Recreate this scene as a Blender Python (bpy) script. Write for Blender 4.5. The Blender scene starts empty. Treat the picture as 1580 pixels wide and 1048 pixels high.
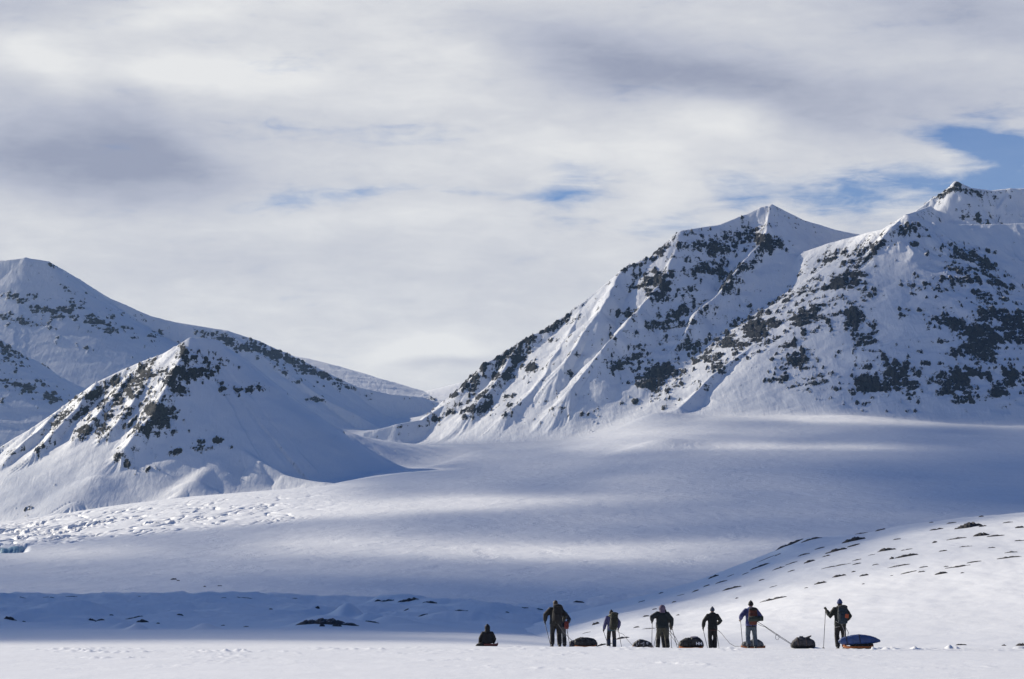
import bpy, bmesh, math, random
import numpy as np
from mathutils import Vector, Matrix, Euler

sc = bpy.context.scene
COL = sc.collection
R = math.radians
rng = random.Random(7)

# ------------------------------------------------------------------ camera
F, CX, CY, HOR, CAMH = 4389.0, 790.0, 524.0, 940.0, 1.5      # 100 mm lens on a 36 mm sensor, in photo pixels
PITCH = math.atan((HOR - CY) / F)
ST, CT = math.sin(PITCH), math.cos(PITCH)

def at(px, py, Y):
    """the point at forward distance Y seen at photo position px, py"""
    dy = F * CT - (CY - py) * ST
    dz = F * ST + (CY - py) * CT
    return ((px - CX) * Y / dy, Y, CAMH + Y * dz / dy)

def tanel(py):
    return (F * ST + (CY - py) * CT) / (F * CT - (CY - py) * ST)

def project(X, Y, Z):
    Zr = Z - CAMH
    dep = Y * CT + Zr * ST
    return CX + F * X / dep, CY - F * (Zr * CT - Y * ST) / dep

cam = bpy.data.cameras.new('camera')
cam.lens, cam.sensor_width, cam.sensor_fit = 100.0, 36.0, 'HORIZONTAL'
cam.clip_start, cam.clip_end = 0.5, 60000
camo = bpy.data.objects.new('camera', cam)
camo.location = (0, 0, CAMH)
camo.rotation_euler = (math.pi / 2 + PITCH, 0, 0)
COL.objects.link(camo)
sc.camera = camo
sc.view_settings.view_transform = 'Standard'
sc.view_settings.look = 'None'
sc.view_settings.gamma = 1.0
sc.view_settings.exposure = 0.32

SUN_EL, SUN_AZ = 26.0, -53.0                                  # azimuth from the view direction, negative = left
SL = np.array([math.cos(R(SUN_EL)) * math.sin(R(SUN_AZ)), math.cos(R(SUN_EL)) * math.cos(R(SUN_AZ)), math.sin(R(SUN_EL))])

# ------------------------------------------------------------------ noise
def _h(ix, iy, seed):
    n = ix.astype(np.int32).astype(np.uint32) * np.uint32(374761393) + iy.astype(np.int32).astype(np.uint32) * np.uint32(668265263) + np.uint32((seed * 2246822519) & 0xFFFFFFFF)
    n = (n ^ (n >> np.uint32(13))) * np.uint32(1274126177)
    return n ^ (n >> np.uint32(16))

_GA = np.arange(1024) * (2 * math.pi / 1024); _GC, _GS = np.cos(_GA).astype(np.float32), np.sin(_GA).astype(np.float32)
def perlin(x, y, seed=0):
    x, y = np.broadcast_arrays(np.asarray(x), np.asarray(y))
    x0 = np.floor(x); y0 = np.floor(y)
    fx = (x - x0).astype(np.float32); fy = (y - y0).astype(np.float32)
    sx = fx * fx * fx * (fx * (fx * 6 - 15) + 10)
    sy = fy * fy * fy * (fy * (fy * 6 - 15) + 10)
    def g(dx, dy):
        a = _h(x0 + dx, y0 + dy, seed) & np.uint32(1023)
        return _GC[a] * (fx - dx) + _GS[a] * (fy - dy)
    a = g(0, 0); b = g(1, 0); c = g(0, 1); d = g(1, 1)
    return ((a + sx * (b - a)) * (1 - sy) + (c + sx * (d - c)) * sy) * np.float32(1.5)

def fbm(x, y, octv=4, seed=0, gain=0.5, lac=2.03):
    s = 0; a = 1; t = 0
    for i in range(octv):
        s = s + a * perlin(x, y, seed + i * 17); t += a
        x = x * lac + 13.7; y = y * lac - 7.1; a *= gain
    return s / t

def ridged(x, y, octv=4, seed=0, gain=0.5):
    s = 0; a = 1; t = 0
    for i in range(octv):
        s = s + a * (1 - 2 * np.abs(perlin(x, y, seed + i * 17))); t += a
        x = x * 2.07 + 5.3; y = y * 2.07 + 9.1; a *= gain
    return s / t

def worley(x, y, seed=0):
    x0 = np.floor(x); y0 = np.floor(y)
    f1 = np.full(np.shape(x), 9.0); f2 = f1.copy(); cid = np.zeros(np.shape(x))
    for dx in (-1, 0, 1):
        for dy in (-1, 0, 1):
            h = _h(x0 + dx, y0 + dy, seed)
            cx = x0 + dx + (h & 255) / 255.0; cy = y0 + dy + ((h >> 8) & 255) / 255.0
            d = np.hypot(x - cx, y - cy)
            near = d < f1
            f2 = np.where(near, f1, np.minimum(f2, d))
            cid = np.where(near, ((h >> 16) & 255) / 255.0, cid)
            f1 = np.where(near, d, f1)
    return f1, f2, cid

def sst(a, b, x):
    t = np.clip((x - a) / (b - a), 0, 1)
    return t * t * (3 - 2 * t)

def pchip(x, y, xq):
    """shape preserving cubic along the first axis of y; xq 1-D"""
    x = np.asarray(x, float); y = np.asarray(y, float); xq = np.asarray(xq, float)
    h = np.diff(x); sh = (-1,) + (1,) * (y.ndim - 1)
    dl = np.diff(y, axis=0) / h.reshape(sh)
    m = np.zeros_like(y)
    a, b = dl[:-1], dl[1:]
    w1 = (2 * h[1:] + h[:-1]).reshape(sh); w2 = (h[1:] + 2 * h[:-1]).reshape(sh)
    ok = a * b > 0
    with np.errstate(divide='ignore', invalid='ignore'):
        hm = (w1 + w2) / (w1 / a + w2 / b)
    m[1:-1] = np.where(ok, hm, 0)
    m[0] = dl[0]; m[-1] = dl[-1]
    xq = np.clip(xq, x[0], x[-1])
    i = np.clip(np.searchsorted(x, xq) - 1, 0, len(x) - 2)
    t = ((xq - x[i]) / h[i]).reshape(sh); hh = h[i].reshape(sh)
    return ((1 + 2 * t) * (1 - t) ** 2) * y[i] + t * (1 - t) ** 2 * hh * m[i] + t * t * (3 - 2 * t) * y[i + 1] + t * t * (t - 1) * hh * m[i + 1]

class Surf:
    """height field on a fan shaped grid: columns u = X / Y, rows Y"""
    def __init__(self, u, Y, Z): self.u, self.Y, self.Z = u, Y, Z
    def h(self, X, Yq):
        uq = X / np.maximum(Yq, 1e-3)
        fi = np.interp(uq, self.u, np.arange(len(self.u))); fj = np.interp(Yq, self.Y, np.arange(len(self.Y)))
        i = np.minimum(fi.astype(int), len(self.u) - 2); j = np.minimum(fj.astype(int), len(self.Y) - 2)
        a = fi - i; b = fj - j; Z = self.Z
        z = (Z[j, i] * (1 - a) + Z[j, i + 1] * a) * (1 - b) + (Z[j + 1, i] * (1 - a) + Z[j + 1, i + 1] * a) * b
        out = (uq < self.u[0]) | (uq > self.u[-1]) | (Yq < self.Y[0]) | (Yq > self.Y[-1])
        return np.where(out, -1e4, z)
    def hit(self, px, py, lo=None, hi=None):
        """nearest distance at which the ray through px, py meets the surface"""
        Ys = np.linspace(lo or self.Y[0], hi or self.Y[-1], 4000)
        dy = F * CT - (CY - py) * ST
        X = (px - CX) * Ys / dy; Zr = CAMH + Ys * tanel(py)
        k = np.nonzero(self.h(X, Ys) >= Zr)[0]
        j = k[0] if len(k) else len(Ys) - 1
        return float(X[j]), float(Ys[j]), float(self.h(X[j:j + 1], Ys[j:j + 1])[0])

def table(pxn, Yn, rows, u, Y, sm=0):
    """py control table (one row per Yn, one column per pxn) -> heights on the grid"""
    T = np.array(rows, float)
    A = pchip(np.log(Yn), T, np.log(Y))                       # (nY, npx)
    B = pchip(pxn, A.T, CX + u * 4402.0).T                    # (nY, nu)
    return CAMH + Y[:, None] * tanel(B)

# ------------------------------------------------------------------ mesh out
def grid_mesh(name, X, Y, Z, attrs=None, keep=None):
    nr, nc = Z.shape
    co = np.stack([X, Y, Z], -1).reshape(-1, 3).astype(np.float32)
    idx = np.arange(nr * nc).reshape(nr, nc)
    q = np.stack([idx[:-1, :-1], idx[:-1, 1:], idx[1:, 1:], idx[1:, :-1]], -1).reshape(-1, 4)
    if keep is not None:
        q = q[keep.reshape(-1)]
        used, inv = np.unique(q, return_inverse=True)
        co = co[used]; q = inv.reshape(-1, 4)
        attrs = {k: v.reshape(-1)[used] for k, v in (attrs or {}).items()}
    me = bpy.data.meshes.new(name)
    me.vertices.add(len(co)); me.vertices.foreach_set('co', co.ravel())
    me.loops.add(len(q) * 4); me.loops.foreach_set('vertex_index', q.ravel().astype(np.int32))
    me.polygons.add(len(q)); me.polygons.foreach_set('loop_start', np.arange(0, len(q) * 4, 4, dtype=np.int32))
    me.polygons.foreach_set('use_smooth', np.ones(len(q), bool))
    me.update(calc_edges=True)
    for k, v in (attrs or {}).items():
        at_ = me.attributes.new(k, 'FLOAT', 'POINT')
        at_.data.foreach_set('value', np.ascontiguousarray(v, np.float32).ravel())
    return me

def tag(o, label=None, cat=None, group=None, kind=None):
    if label: o['label'] = label
    if cat: o['category'] = cat
    if group: o['group'] = group
    if kind: o['kind'] = kind
    return o

def link(name, me, mat=None, parent=None, loc=None):
    o = bpy.data.objects.new(name, me)
    COL.objects.link(o)
    if mat is not None and me is not None and not me.materials: me.materials.append(mat)
    if parent is not None: o.parent = parent
    if loc is not None: o.location = loc
    return o

# ------------------------------------------------------------------ materials
class NT:
    def __init__(self, tree): self.t = tree; self.n = tree.nodes; self.l = tree.links
    def new(self, kind, **kw):
        n = self.n.new(kind)
        for k, v in kw.items(): setattr(n, k, v)
        return n
    def put(self, sock, v):
        if hasattr(v, 'is_output'): self.l.new(v, sock)
        else: sock.default_value = v
    def math(self, op, a, b=0.0, c=None, clamp=False):
        n = self.new('ShaderNodeMath', operation=op, use_clamp=clamp)
        self.put(n.inputs[0], a); self.put(n.inputs[1], b)
        if c is not None: self.put(n.inputs[2], c)
        return n.outputs[0]
    def vmul(self, v, s):
        n = self.new('ShaderNodeVectorMath', operation='MULTIPLY')
        self.put(n.inputs[0], v); self.put(n.inputs[1], s)
        return n.outputs[0]
    def noise(self, vec, scale, detail=4, rough=0.5, dist=0.0):
        n = self.new('ShaderNodeTexNoise')
        if vec is not None: self.put(n.inputs['Vector'], vec)
        n.inputs['Scale'].default_value = scale; n.inputs['Detail'].default_value = detail
        n.inputs['Roughness'].default_value = rough; n.inputs['Distortion'].default_value = dist
        return n.outputs['Fac']
    def ramp(self, v, stops):
        n = self.new('ShaderNodeValToRGB')
        e = n.color_ramp.elements
        while len(e) < len(stops): e.new(0.5)
        for k, (p, c) in enumerate(stops):
            e[k].position = p; e[k].color = (*c, 1) if len(c) == 3 else c
        self.put(n.inputs[0], v)
        return n.outputs['Color']
    def smooth(self, v, a, b):
        n = self.new('ShaderNodeMapRange', interpolation_type='SMOOTHSTEP')
        self.put(n.inputs[0], v); n.inputs[1].default_value = a; n.inputs[2].default_value = b
        return n.outputs[0]
    def mix(self, f, a, b):
        n = self.new('ShaderNodeMix', data_type='RGBA')
        self.put(n.inputs[0], f); self.put(n.inputs[6], a if hasattr(a, 'is_output') else (*a, 1)); self.put(n.inputs[7], b if hasattr(b, 'is_output') else (*b, 1))
        return n.outputs[2]
    def attr(self, name):
        n = self.new('ShaderNodeAttribute', attribute_name=name)
        return n.outputs['Fac']
    def bump(self, h, strength, dist, normal=None):
        n = self.new('ShaderNodeBump')
        n.inputs['Strength'].default_value = strength; n.inputs['Distance'].default_value = dist
        self.put(n.inputs['Height'], h)
        if normal is not None: self.put(n.inputs['Normal'], normal)
        return n.outputs[0]

def material(name):
    m = bpy.data.materials.new(name); m.use_nodes = True
    t = NT(m.node_tree)
    b = t.n['Principled BSDF']
    return m, t, b

SNOW = (0.84, 0.86, 0.885)

def terrain_mat(name,  rock_scale, bump_scale, bump_dist, rock=True, ice=False, ripple=None, rock_cols=((0.008, 0.009, 0.012), (0.040, 0.043, 0.050)), fuzz=0.75):
    m, t, b = material(name)
    geo = t.new('ShaderNodeNewGeometry')
    pos = geo.outputs['Position']
    tone = t.noise(pos, bump_scale * 0.13, 4, 0.55)
    snow = t.ramp(tone, [(0.3, tuple(c * 0.955 for c in SNOW)), (0.7, SNOW)])
    col = snow
    rough = 0.55
    if ice:
        f = t.attr('ice')
        icec = t.ramp(t.noise(t.vmul(pos, (1, 1, 0.25)), 0.35, 4, 0.6), [(0.3, (0.10, 0.26, 0.36)), (0.7, (0.46, 0.66, 0.74))])
        col = t.mix(f, col, icec)
    if rock:
        a = t.attr('rock')
        n1 = t.noise(t.vmul(pos, (1, .7, 1.2)), rock_scale * 1.25, 8, 0.70)
        strat = t.noise(t.vmul(pos, (1, 1, 3.5)), rock_scale * 0.8, 3, 0.6)
        v = t.math('ADD', a, t.math('MULTIPLY', t.math('SUBTRACT', n1, 0.5), fuzz * 1.5))
        v = t.math('ADD', v, t.math('MULTIPLY', t.math('SUBTRACT', strat, 0.5), fuzz))
        fine = t.noise(t.vmul(pos, (1, .55, 1.3)), rock_scale * 3.4, 4, 0.7)
        v = t.math('ADD', v, t.math('MULTIPLY', t.math('SUBTRACT', fine, 0.5), 0.80))
        sn = t.new('ShaderNodeSeparateXYZ'); t.l.new(geo.outputs['Normal'], sn.inputs[0])
        v = t.math('SUBTRACT', v, t.math('MULTIPLY', t.smooth(sn.outputs[2], 0.66, 0.92), 0.30))
        fac = t.smooth(v, 0.36, 0.46)
        rc = t.ramp(t.noise(t.vmul(pos, (1, 1, 2.5)), rock_scale * 1.7, 4, 0.65), [(0.25, rock_cols[0]), (0.75, rock_cols[1])])
        col = t.mix(fac, col, rc)
        rough_n = t.math('ADD', 0.55, t.math('MULTIPLY', fac, 0.35))
        t.put(b.inputs['Roughness'], rough_n)
    else:
        b.inputs['Roughness'].default_value = rough
    t.put(b.inputs['Base Color'], col)
    b.inputs['Specular IOR Level'].default_value = 0.25
    h1 = t.noise(pos, bump_scale, 6, 0.62)
    nb = t.bump(h1, 0.6, bump_dist)
    if ripple:
        h2 = t.noise(t.vmul(pos, ripple[0]), 1.0, 5, 0.6, .6)
        nb = t.bump(h2, ripple[2], ripple[1], nb)
    if rock:
        h3 = t.math('MULTIPLY', t.noise(t.vmul(pos, (1, 1, 2.0)), rock_scale * 1.3, 6, .7), fac)
        nb = t.bump(h3, 1.0, 0.55 / rock_scale, nb)
    t.put(b.inputs['Normal'], nb)
    return m

# ------------------------------------------------------------------ snowfield: plain in front and the moraine behind it
def ucols(p0, p1, step): return (np.arange(p0, p1 + step, step) - CX) / 4402.0

pxn = [-350, 0, 300, 500, 640, 760, 850, 950, 1050, 1300, 1580, 1900]
Yn = [18, 60, 80, 95, 102, 110, 118, 130, 150, 170, 200, 230, 280, 330, 400, 480, 560, 620, 700, 900]
z0 = lambda Y: HOR + CAMH * F / Y
rows = []
for Y in Yn:
    if Y <= 80: rows.append([z0(Y)] * 12)
    else:
        d = {95: [1004.5] * 12, 102: [999, 999, 999, 999, 998.5, 998.2, 998, 999, 1000.5, 1001.5, 1001.5, 1001],
             110: [997, 997, 997, 997, 997.5, 998.2, 999, 1000, 1001.5, 1002, 1001.5, 1001],
             118: [994, 994, 994, 995, 996, 997.5, 999, 1001, 1002.5, 1002.5, 1002, 1001],
             130: [990, 990, 990, 991.5, 993, 995.5, 998.5, 1004, 1007, 1007, 1006, 1004],
             150: [985.5, 985.5, 985.5, 987, 988, 991, 996, 1005, 1012, 1014, 1012, 1010],
             170: [981.5, 981.5, 981.5, 982.5, 984, 987, 993, 1003, 1012, 1014, 1012, 1010],
             200: [977.5, 977.5, 977.5, 978.5, 980, 983, 989, 1000, 1010, 1010, 1010, 1010],
             230: [974.5, 974.5, 974.5, 975, 977, 980, 985, 997, 1008, 1008, 1008, 1008],
             280: [971, 971, 971, 971, 973, 976, 981, 990, 1002, 1004, 1004, 1004],
             330: [966, 966, 966, 965, 966, 969, 975, 984, 996, 1000, 1000, 1000],
             400: [956, 956, 956, 955, 955, 959, 966, 975, 985, 990, 990, 990],
             480: [942, 942, 944, 944, 944, 950, 957, 963, 970, 980, 980, 980],
             560: [929, 929, 931, 934, 937, 942, 948, 951, 955, 970, 970, 970],
             620: [921.5, 921, 919.5, 923, 929, 936, 942, 944, 947, 960, 960, 960],
             700: [924, 924, 923, 926, 931, 938, 943, 946, 950, 960, 960, 960],
             900: [935, 935, 935, 936, 940, 946, 950, 953, 958, 965, 965, 965]}[Y]
        rows.append(d)
u_s = ucols(-330, 1880, 1.6)
Y_s = np.concatenate([np.exp(np.linspace(math.log(18), math.log(58), 40, endpoint=False)), np.linspace(58, 135, 260, endpoint=False),
                      np.exp(np.linspace(math.log(135), math.log(900), 300))])
Zs = table(pxn, Yn, rows, u_s, Y_s)
Xs = u_s[None, :] * Y_s[:, None]; Yg = np.broadcast_to(Y_s[:, None], Xs.shape)

def mound(px, py, Y, wpx, hpx, depth, lean=0.0):
    """a snow mound whose crest shows at px, py; width and height in photo pixels"""
    x0, y0, z_ = at(px, py, Y)
    w = wpx * Y / F; h = hpx * Y / F
    dx = (Xs - x0) / w; dy = (Yg - y0) / depth
    dx = np.where(dx > 0, dx * (1 - lean), dx * (1 + lean))
    q = np.exp(-(dx ** 2 + dy ** 2) * 1.2)
    return h * q

mounds = [(168, 958, 330, 22, 9, 9, .3), (190, 962, 300, 14, 6, 6, .2), (212, 966, 262, 13, 7, 5, 0), (316, 965, 270, 18, 7, 6, .1),
          (285, 955, 380, 60, 8, 20, .4), (120, 950, 420, 60, 8, 22, -.3), (18, 952, 350, 22, 7, 9, .2), (500, 957, 300, 62, 13, 12, .25),
          (600, 955, 320, 40, 10, 12, .2), (535, 942, 380, 22, 12, 12, .1), (565, 948, 360, 26, 8, 10, .2), (590, 924, 520, 34, 9, 25, .3),
          (632, 924, 520, 30, 9, 24, .2), (672, 928, 500, 48, 9, 26, .4), (660, 945, 430, 40, 7, 20, .2), (585, 935, 470, 30, 8, 20, .2),
          (700, 950, 380, 90, 7, 16, .4), (640, 964, 300, 50, 5, 10, .3), (740, 942, 480, 80, 8, 30, .5), (505, 940, 430, 20, 6, 14, 0),
          (860, 936, 520, 90, 7, 40, .3), (992, 899, 640, 52, 13, 60, -.3), (935, 914, 600, 70, 9, 50, .2), (880, 931, 560, 80, 8, 40, .2), (1045, 903, 650, 60, 8, 50, .2), (30, 945, 450, 60, 6, 30, .2),
          (230, 942, 470, 90, 6, 30, .2), (400, 948, 420, 80, 6, 30, .3), (440, 957, 330, 40, 5, 14, .2)]
for m in mounds: Zs += 1.45 * mound(*m)
mor = sst(290, 380, Yg) * (1 - sst(640, 760, Yg))
Zs += mor * (1.25 * fbm(Xs / 24, Yg / 36, 4, 3) + 0.95 * ridged(Xs / 15, Yg / 20, 4, 9))
# plain: gentle sastrugi, ski and sledge tracks along the line of march
pl = 1 - sst(240, 330, Yg)
pxs, pys = project(Xs, Yg, Zs)
Zs += pl * (0.020 * fbm(Xs / 7, Yg / 4.0, 4, 21) + 0.012 * fbm(Xs / 1.1 + Yg * .2, Yg / 0.9, 3, 31) * sst(30, 60, Yg))
trk = np.exp(-((Yg - (99.0 + 0.5 * np.sin(Xs / 6))) / 3.2) ** 2) * (0.5 + 0.5 * sst(3, 10, Xs)) + 0.75 * np.exp(-((Yg - (92 - 0.15 * Xs)) / 2.2) ** 2) * (1 - sst(-12, 9, Xs)) + .5 * np.exp(-((Yg - (84 - 0.1 * Xs)) / 1.6) ** 2) * (1 - sst(-14, -2, Xs))
f1, f2, cid = worley(Xs / 0.42, Yg / 1.1, 5)
foot = np.clip(1 - f1 / 0.45, 0, 1) * (cid > 0.3)
pat = sst(-.15, .35, fbm(Xs / 2.6, Yg / 5, 3, 56))
Zs += trk * pat * (0.12 * foot + 0.07 * np.maximum(0, fbm(Xs / .3, Yg / .9, 2, 77)))
pat2 = sst(0.10, 0.5, fbm(Xs / 3.5, Yg / 7, 3, 58))
near_ = sst(60, 64, Yg) * (1 - sst(98, 104, Yg))
Zs += near_ * pat2 * (0.055 * np.maximum(0, fbm(Xs / .45, Yg / 1.6, 3, 91)) + .02 * foot)
for k_, (c0_, c1_) in enumerate(((97.2, .02), (98.6, -.015), (100.6, .01), (95.5, -.06))):       # runner grooves
    g_ = Yg - (c0_ + c1_ * Xs + .25 * np.sin(Xs / (5 + k_)))
    Zs += (1 - sst(-13, -6, -Xs)) * (-.05 * np.exp(-(g_ / .30) ** 2) + .045 * np.exp(-((g_ - .55) / .28) ** 2))
surf_snow = Surf(u_s, Y_s, Zs)

# ------------------------------------------------------------------ hill on the right
pxh = [740, 760, 850, 950, 1050, 1150, 1250, 1330, 1400, 1500, 1580, 1900]
Yh = [116, 130, 150, 180, 220, 260, 310, 360, 420, 500, 700]
hr = [[1012, 1011, 1010, 1009, 1008, 1008, 1008, 1007, 1007, 1006, 1006, 1006],
      [1010, 1008, 1005, 1003, 1001.5, 1001, 1000.5, 1000, 999, 998, 998, 996],
      [1006, 1004, 998, 996, 993, 989, 985, 981, 978, 974, 970, 960],
      [997, 994, 987, 981, 974, 965, 956, 948, 942, 934, 927, 905],
      [984, 981, 973, 964, 953, 937, 917, 904, 894, 881, 872, 840],
      [976, 973, 962, 949, 933, 909, 880, 862, 849, 833, 824, 790],
      [969, 966, 951, 936, 915, 884, 849, 831, 815.5, 802, 794, 755],
      [964, 961, 943, 928, 903, 868, 833, 823, 809, 798, 791, 745],
      [967, 965, 945, 931, 907, 874, 842, 838, 832, 825, 818, 790],
      [980, 978, 960, 950, 935, 915, 900, 895, 890, 885, 880, 860],
      [1010, 1008, 1000, 990, 985, 980, 975, 972, 970, 970, 970, 965]]
u_h = ucols(745, 1880, 1.6)
Y_h = np.concatenate([np.linspace(116, 400, 420), np.linspace(402, 700, 80)])
Zh = table(pxh, Yh, hr, u_h, Y_h)
Zh -= (1.5 * (1 - sst(745, 1000, CX + u_h * 4402.0)))[None, :]
Xh = u_h[None, :] * Y_h[:, None]; Yhg = np.broadcast_to(Y_h[:, None], Xh.shape)
amp = sst(128, 200, Yhg)
Zh += amp * (0.30 * fbm(Xh / 16, Yhg / 34, 4, 41) + 0.10 * fbm(Xh / 3.2, Yhg / 9, 3, 47)) + 0.03 * fbm(Xh / 2, Yhg / 4, 3, 43)
def hbump(px, py, Y, wpx, hpx, depth):
    global Zh
    x0, y0, _ = at(px, py, Y); w = wpx * Y / F; h = hpx * Y / F
    Zh += h * np.exp(-(((Xh - x0) / w) ** 2 + ((Yhg - y0) / depth) ** 2))
hbump(1246, 833, 345, 26, 7, 16); hbump(1215, 842, 335, 16, 5, 12); hbump(1295, 833, 345, 14, 4, 12)
surf_hill = Surf(u_h, Y_h, Zh)

# ------------------------------------------------------------------ glacier
pxg = [-400, 0, 200, 400, 640, 850, 1050, 1300, 1580, 1900]
Yg_n = [560, 650, 800, 1100, 1500, 1900, 2300, 2600, 3000, 3400, 4000, 4500, 4720, 5000, 6000, 7000, 7600]
gr = [[945, 945, 945, 947, 950, 955, 958, 962, 970, 980],
      [932, 932, 931, 932, 936, 944, 946, 950, 955, 965],
      [909, 909, 908, 907, 906, 911, 911, 915, 920, 930],
      [882, 881, 877, 871, 866, 868, 868, 868, 872, 880],
      [857, 851, 842, 834, 825, 822, 822, 822, 824, 830],
      [845, 831, 815, 803, 789, 786, 785, 783, 785, 790],
      [835, 815, 793, 774, 763, 761, 758, 755, 757, 760],
      [830, 805.5, 777, 758, 748, 745, 738, 733, 740, 742],
      [836, 812, 784, 763, 736, 728, 713, 709, 716, 718],
      [838, 815, 788, 764, 724, 715, 694, 690, 696, 698],
      [832, 805, 775, 748, 706, 697, 668, 660, 671, 672],
      [815, 795, 760, 730, 696, 686, 648, 642, 656, 656],
      [808, 790, 750, 724, 692, 681, 640, 637.5, 652.5, 651],
      [790, 780, 740, 715, 687, 677, 634, 630, 646, 645],
      [700, 700, 690, 680, 664, 655, 610, 605, 620, 620],
      [640, 640, 635, 622, 612.5, 612, 590, 585, 590, 590],
      [640, 640, 635, 625, 614, 614, 590, 585, 590, 590]]
u_g = ucols(-380, 1890, 2.0)
Y_g = np.concatenate([np.exp(np.linspace(math.log(560), math.log(1450), 150, endpoint=False)), np.exp(np.linspace(math.log(1450), math.log(2750), 380, endpoint=False)),
                      np.linspace(2750, 5000, 260, endpoint=False), np.linspace(5000, 7600, 90)])
Zg = table(pxg, Yg_n, gr, u_g, Y_g)
Xg = u_g[None, :] * Y_g[:, None]; Ygg = np.broadcast_to(Y_g[:, None], Xg.shape)
Zg += 0.9 * fbm(Xg / 120, Ygg / 260, 4, 61) * sst(700, 1400, Ygg) + 0.22 * fbm(Xg / 9, Ygg / 34, 4, 63)
Zg += 4.0 * fbm(Xg / 260, Ygg / 420, 3, 65) * sst(2800, 3600, Ygg) * (1 - sst(5000, 6000, Ygg))
pxq, pyq = project(Xg, Ygg, Zg)
top = np.interp(pxq, [-400, 0, 100, 300, 400, 500, 640], [845, 809, 789, 769, 762, 755, 748])
bot = np.interp(pxq, [-400, 0, 100, 200, 400, 520, 640], [872, 846, 838, 829, 811, 797, 785])
w = sst(-2, 10, pyq - top) * sst(-2, 7, bot - pyq) * (1 - sst(240, 560, pxq + 90 * fbm(Xg / 60, Ygg / 200, 2, 71))) * sst(1450, 1560, Ygg)
wy = Ygg + 34 * fbm(Xg / 50, Ygg / 150, 3, 72); wx = Xg + 18 * fbm(Xg / 40, Ygg / 120, 3, 73)
c1, c2, ci = worley(wx / 12 + wy / 160, wy / 46, 74)
crack = np.exp(-((c2 - c1) / 0.13) ** 2)
d1, d2, di = worley(wx / 7 + .4 * wy / 30, wy / 27, 75)
crack2 = np.exp(-((d2 - d1) / 0.12) ** 2)
line1 = np.exp(-(perlin(wx / 26 + wy / 150, wy / 120 - wx / 70, 82) / .055) ** 2); line2 = np.exp(-(perlin(wx / 13 - wy / 130, wy / 75 + wx / 60, 83) / .06) ** 2)
field = fbm(Xg / 42, Ygg / 140, 3, 76)
sel = sst(0.0, 0.35, field + 0.40 * (1 - sst(20, 300, pxq)) - .12)
sel2 = sst(-.25, .15, fbm(Xg / 60, Ygg / 120, 3, 84) + .1)
Zg += w * sel * (2.2 * (ci - .5) - 3.0 * crack - 1.6 * crack2 + 1.2 * (di - .5) + 1.8 * fbm(wx / 9, wy / 34, 3, 78))
Zg += w * sel2 * (-3.6 * line1 * sst(-.1, .3, perlin(Xg / 24, Ygg / 60, 85) + .15) - 2.2 * line2 * (1 - sel) * sst(.0, .3, perlin(Xg / 15, Ygg / 50, 86)))
Zg += w * (1.2 * fbm(wx / 22, wy / 80, 3, 79))
# ice cliff at the left edge of the tongue
cl_line = np.interp(pxq, [-400, 0, 14, 28, 40], [1640, 1600, 1592, 1600, 1640]) + 14 * fbm(Xg / 6, Ygg * 0 + .5, 3, 81)
cl_w = 1 - sst(30, 48, pxq)
lowered = (1 - sst(-6, 6, Ygg - cl_line)) * sst(1450, 1520, Ygg)
Zg -= cl_w * lowered * 4.5
ice = np.clip(cl_w * np.exp(-((Ygg - cl_line) / 9) ** 2) * 1.6, 0, 1)
def gl_bump(px, py, Y, wpx, h, depth, steep):
    global Zg
    x0, y0, _ = at(px, py, Y); w_ = wpx * Y / F
    dy = (Ygg - y0) / depth
    dy = np.where(dy < 0, dy * steep, dy)
    Zg += h * np.exp(-(((Xg - x0) / w_) ** 2 + dy ** 2))
gl_bump(1008, 640, 4620, 42, 11, 120, 2.6); gl_bump(1020, 689, 3480, 52, 9, 110, 2.4); gl_bump(1160, 684, 3560, 170, 5, 120, 1.0)
surf_gl = Surf(u_g, Y_g, Zg)
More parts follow.
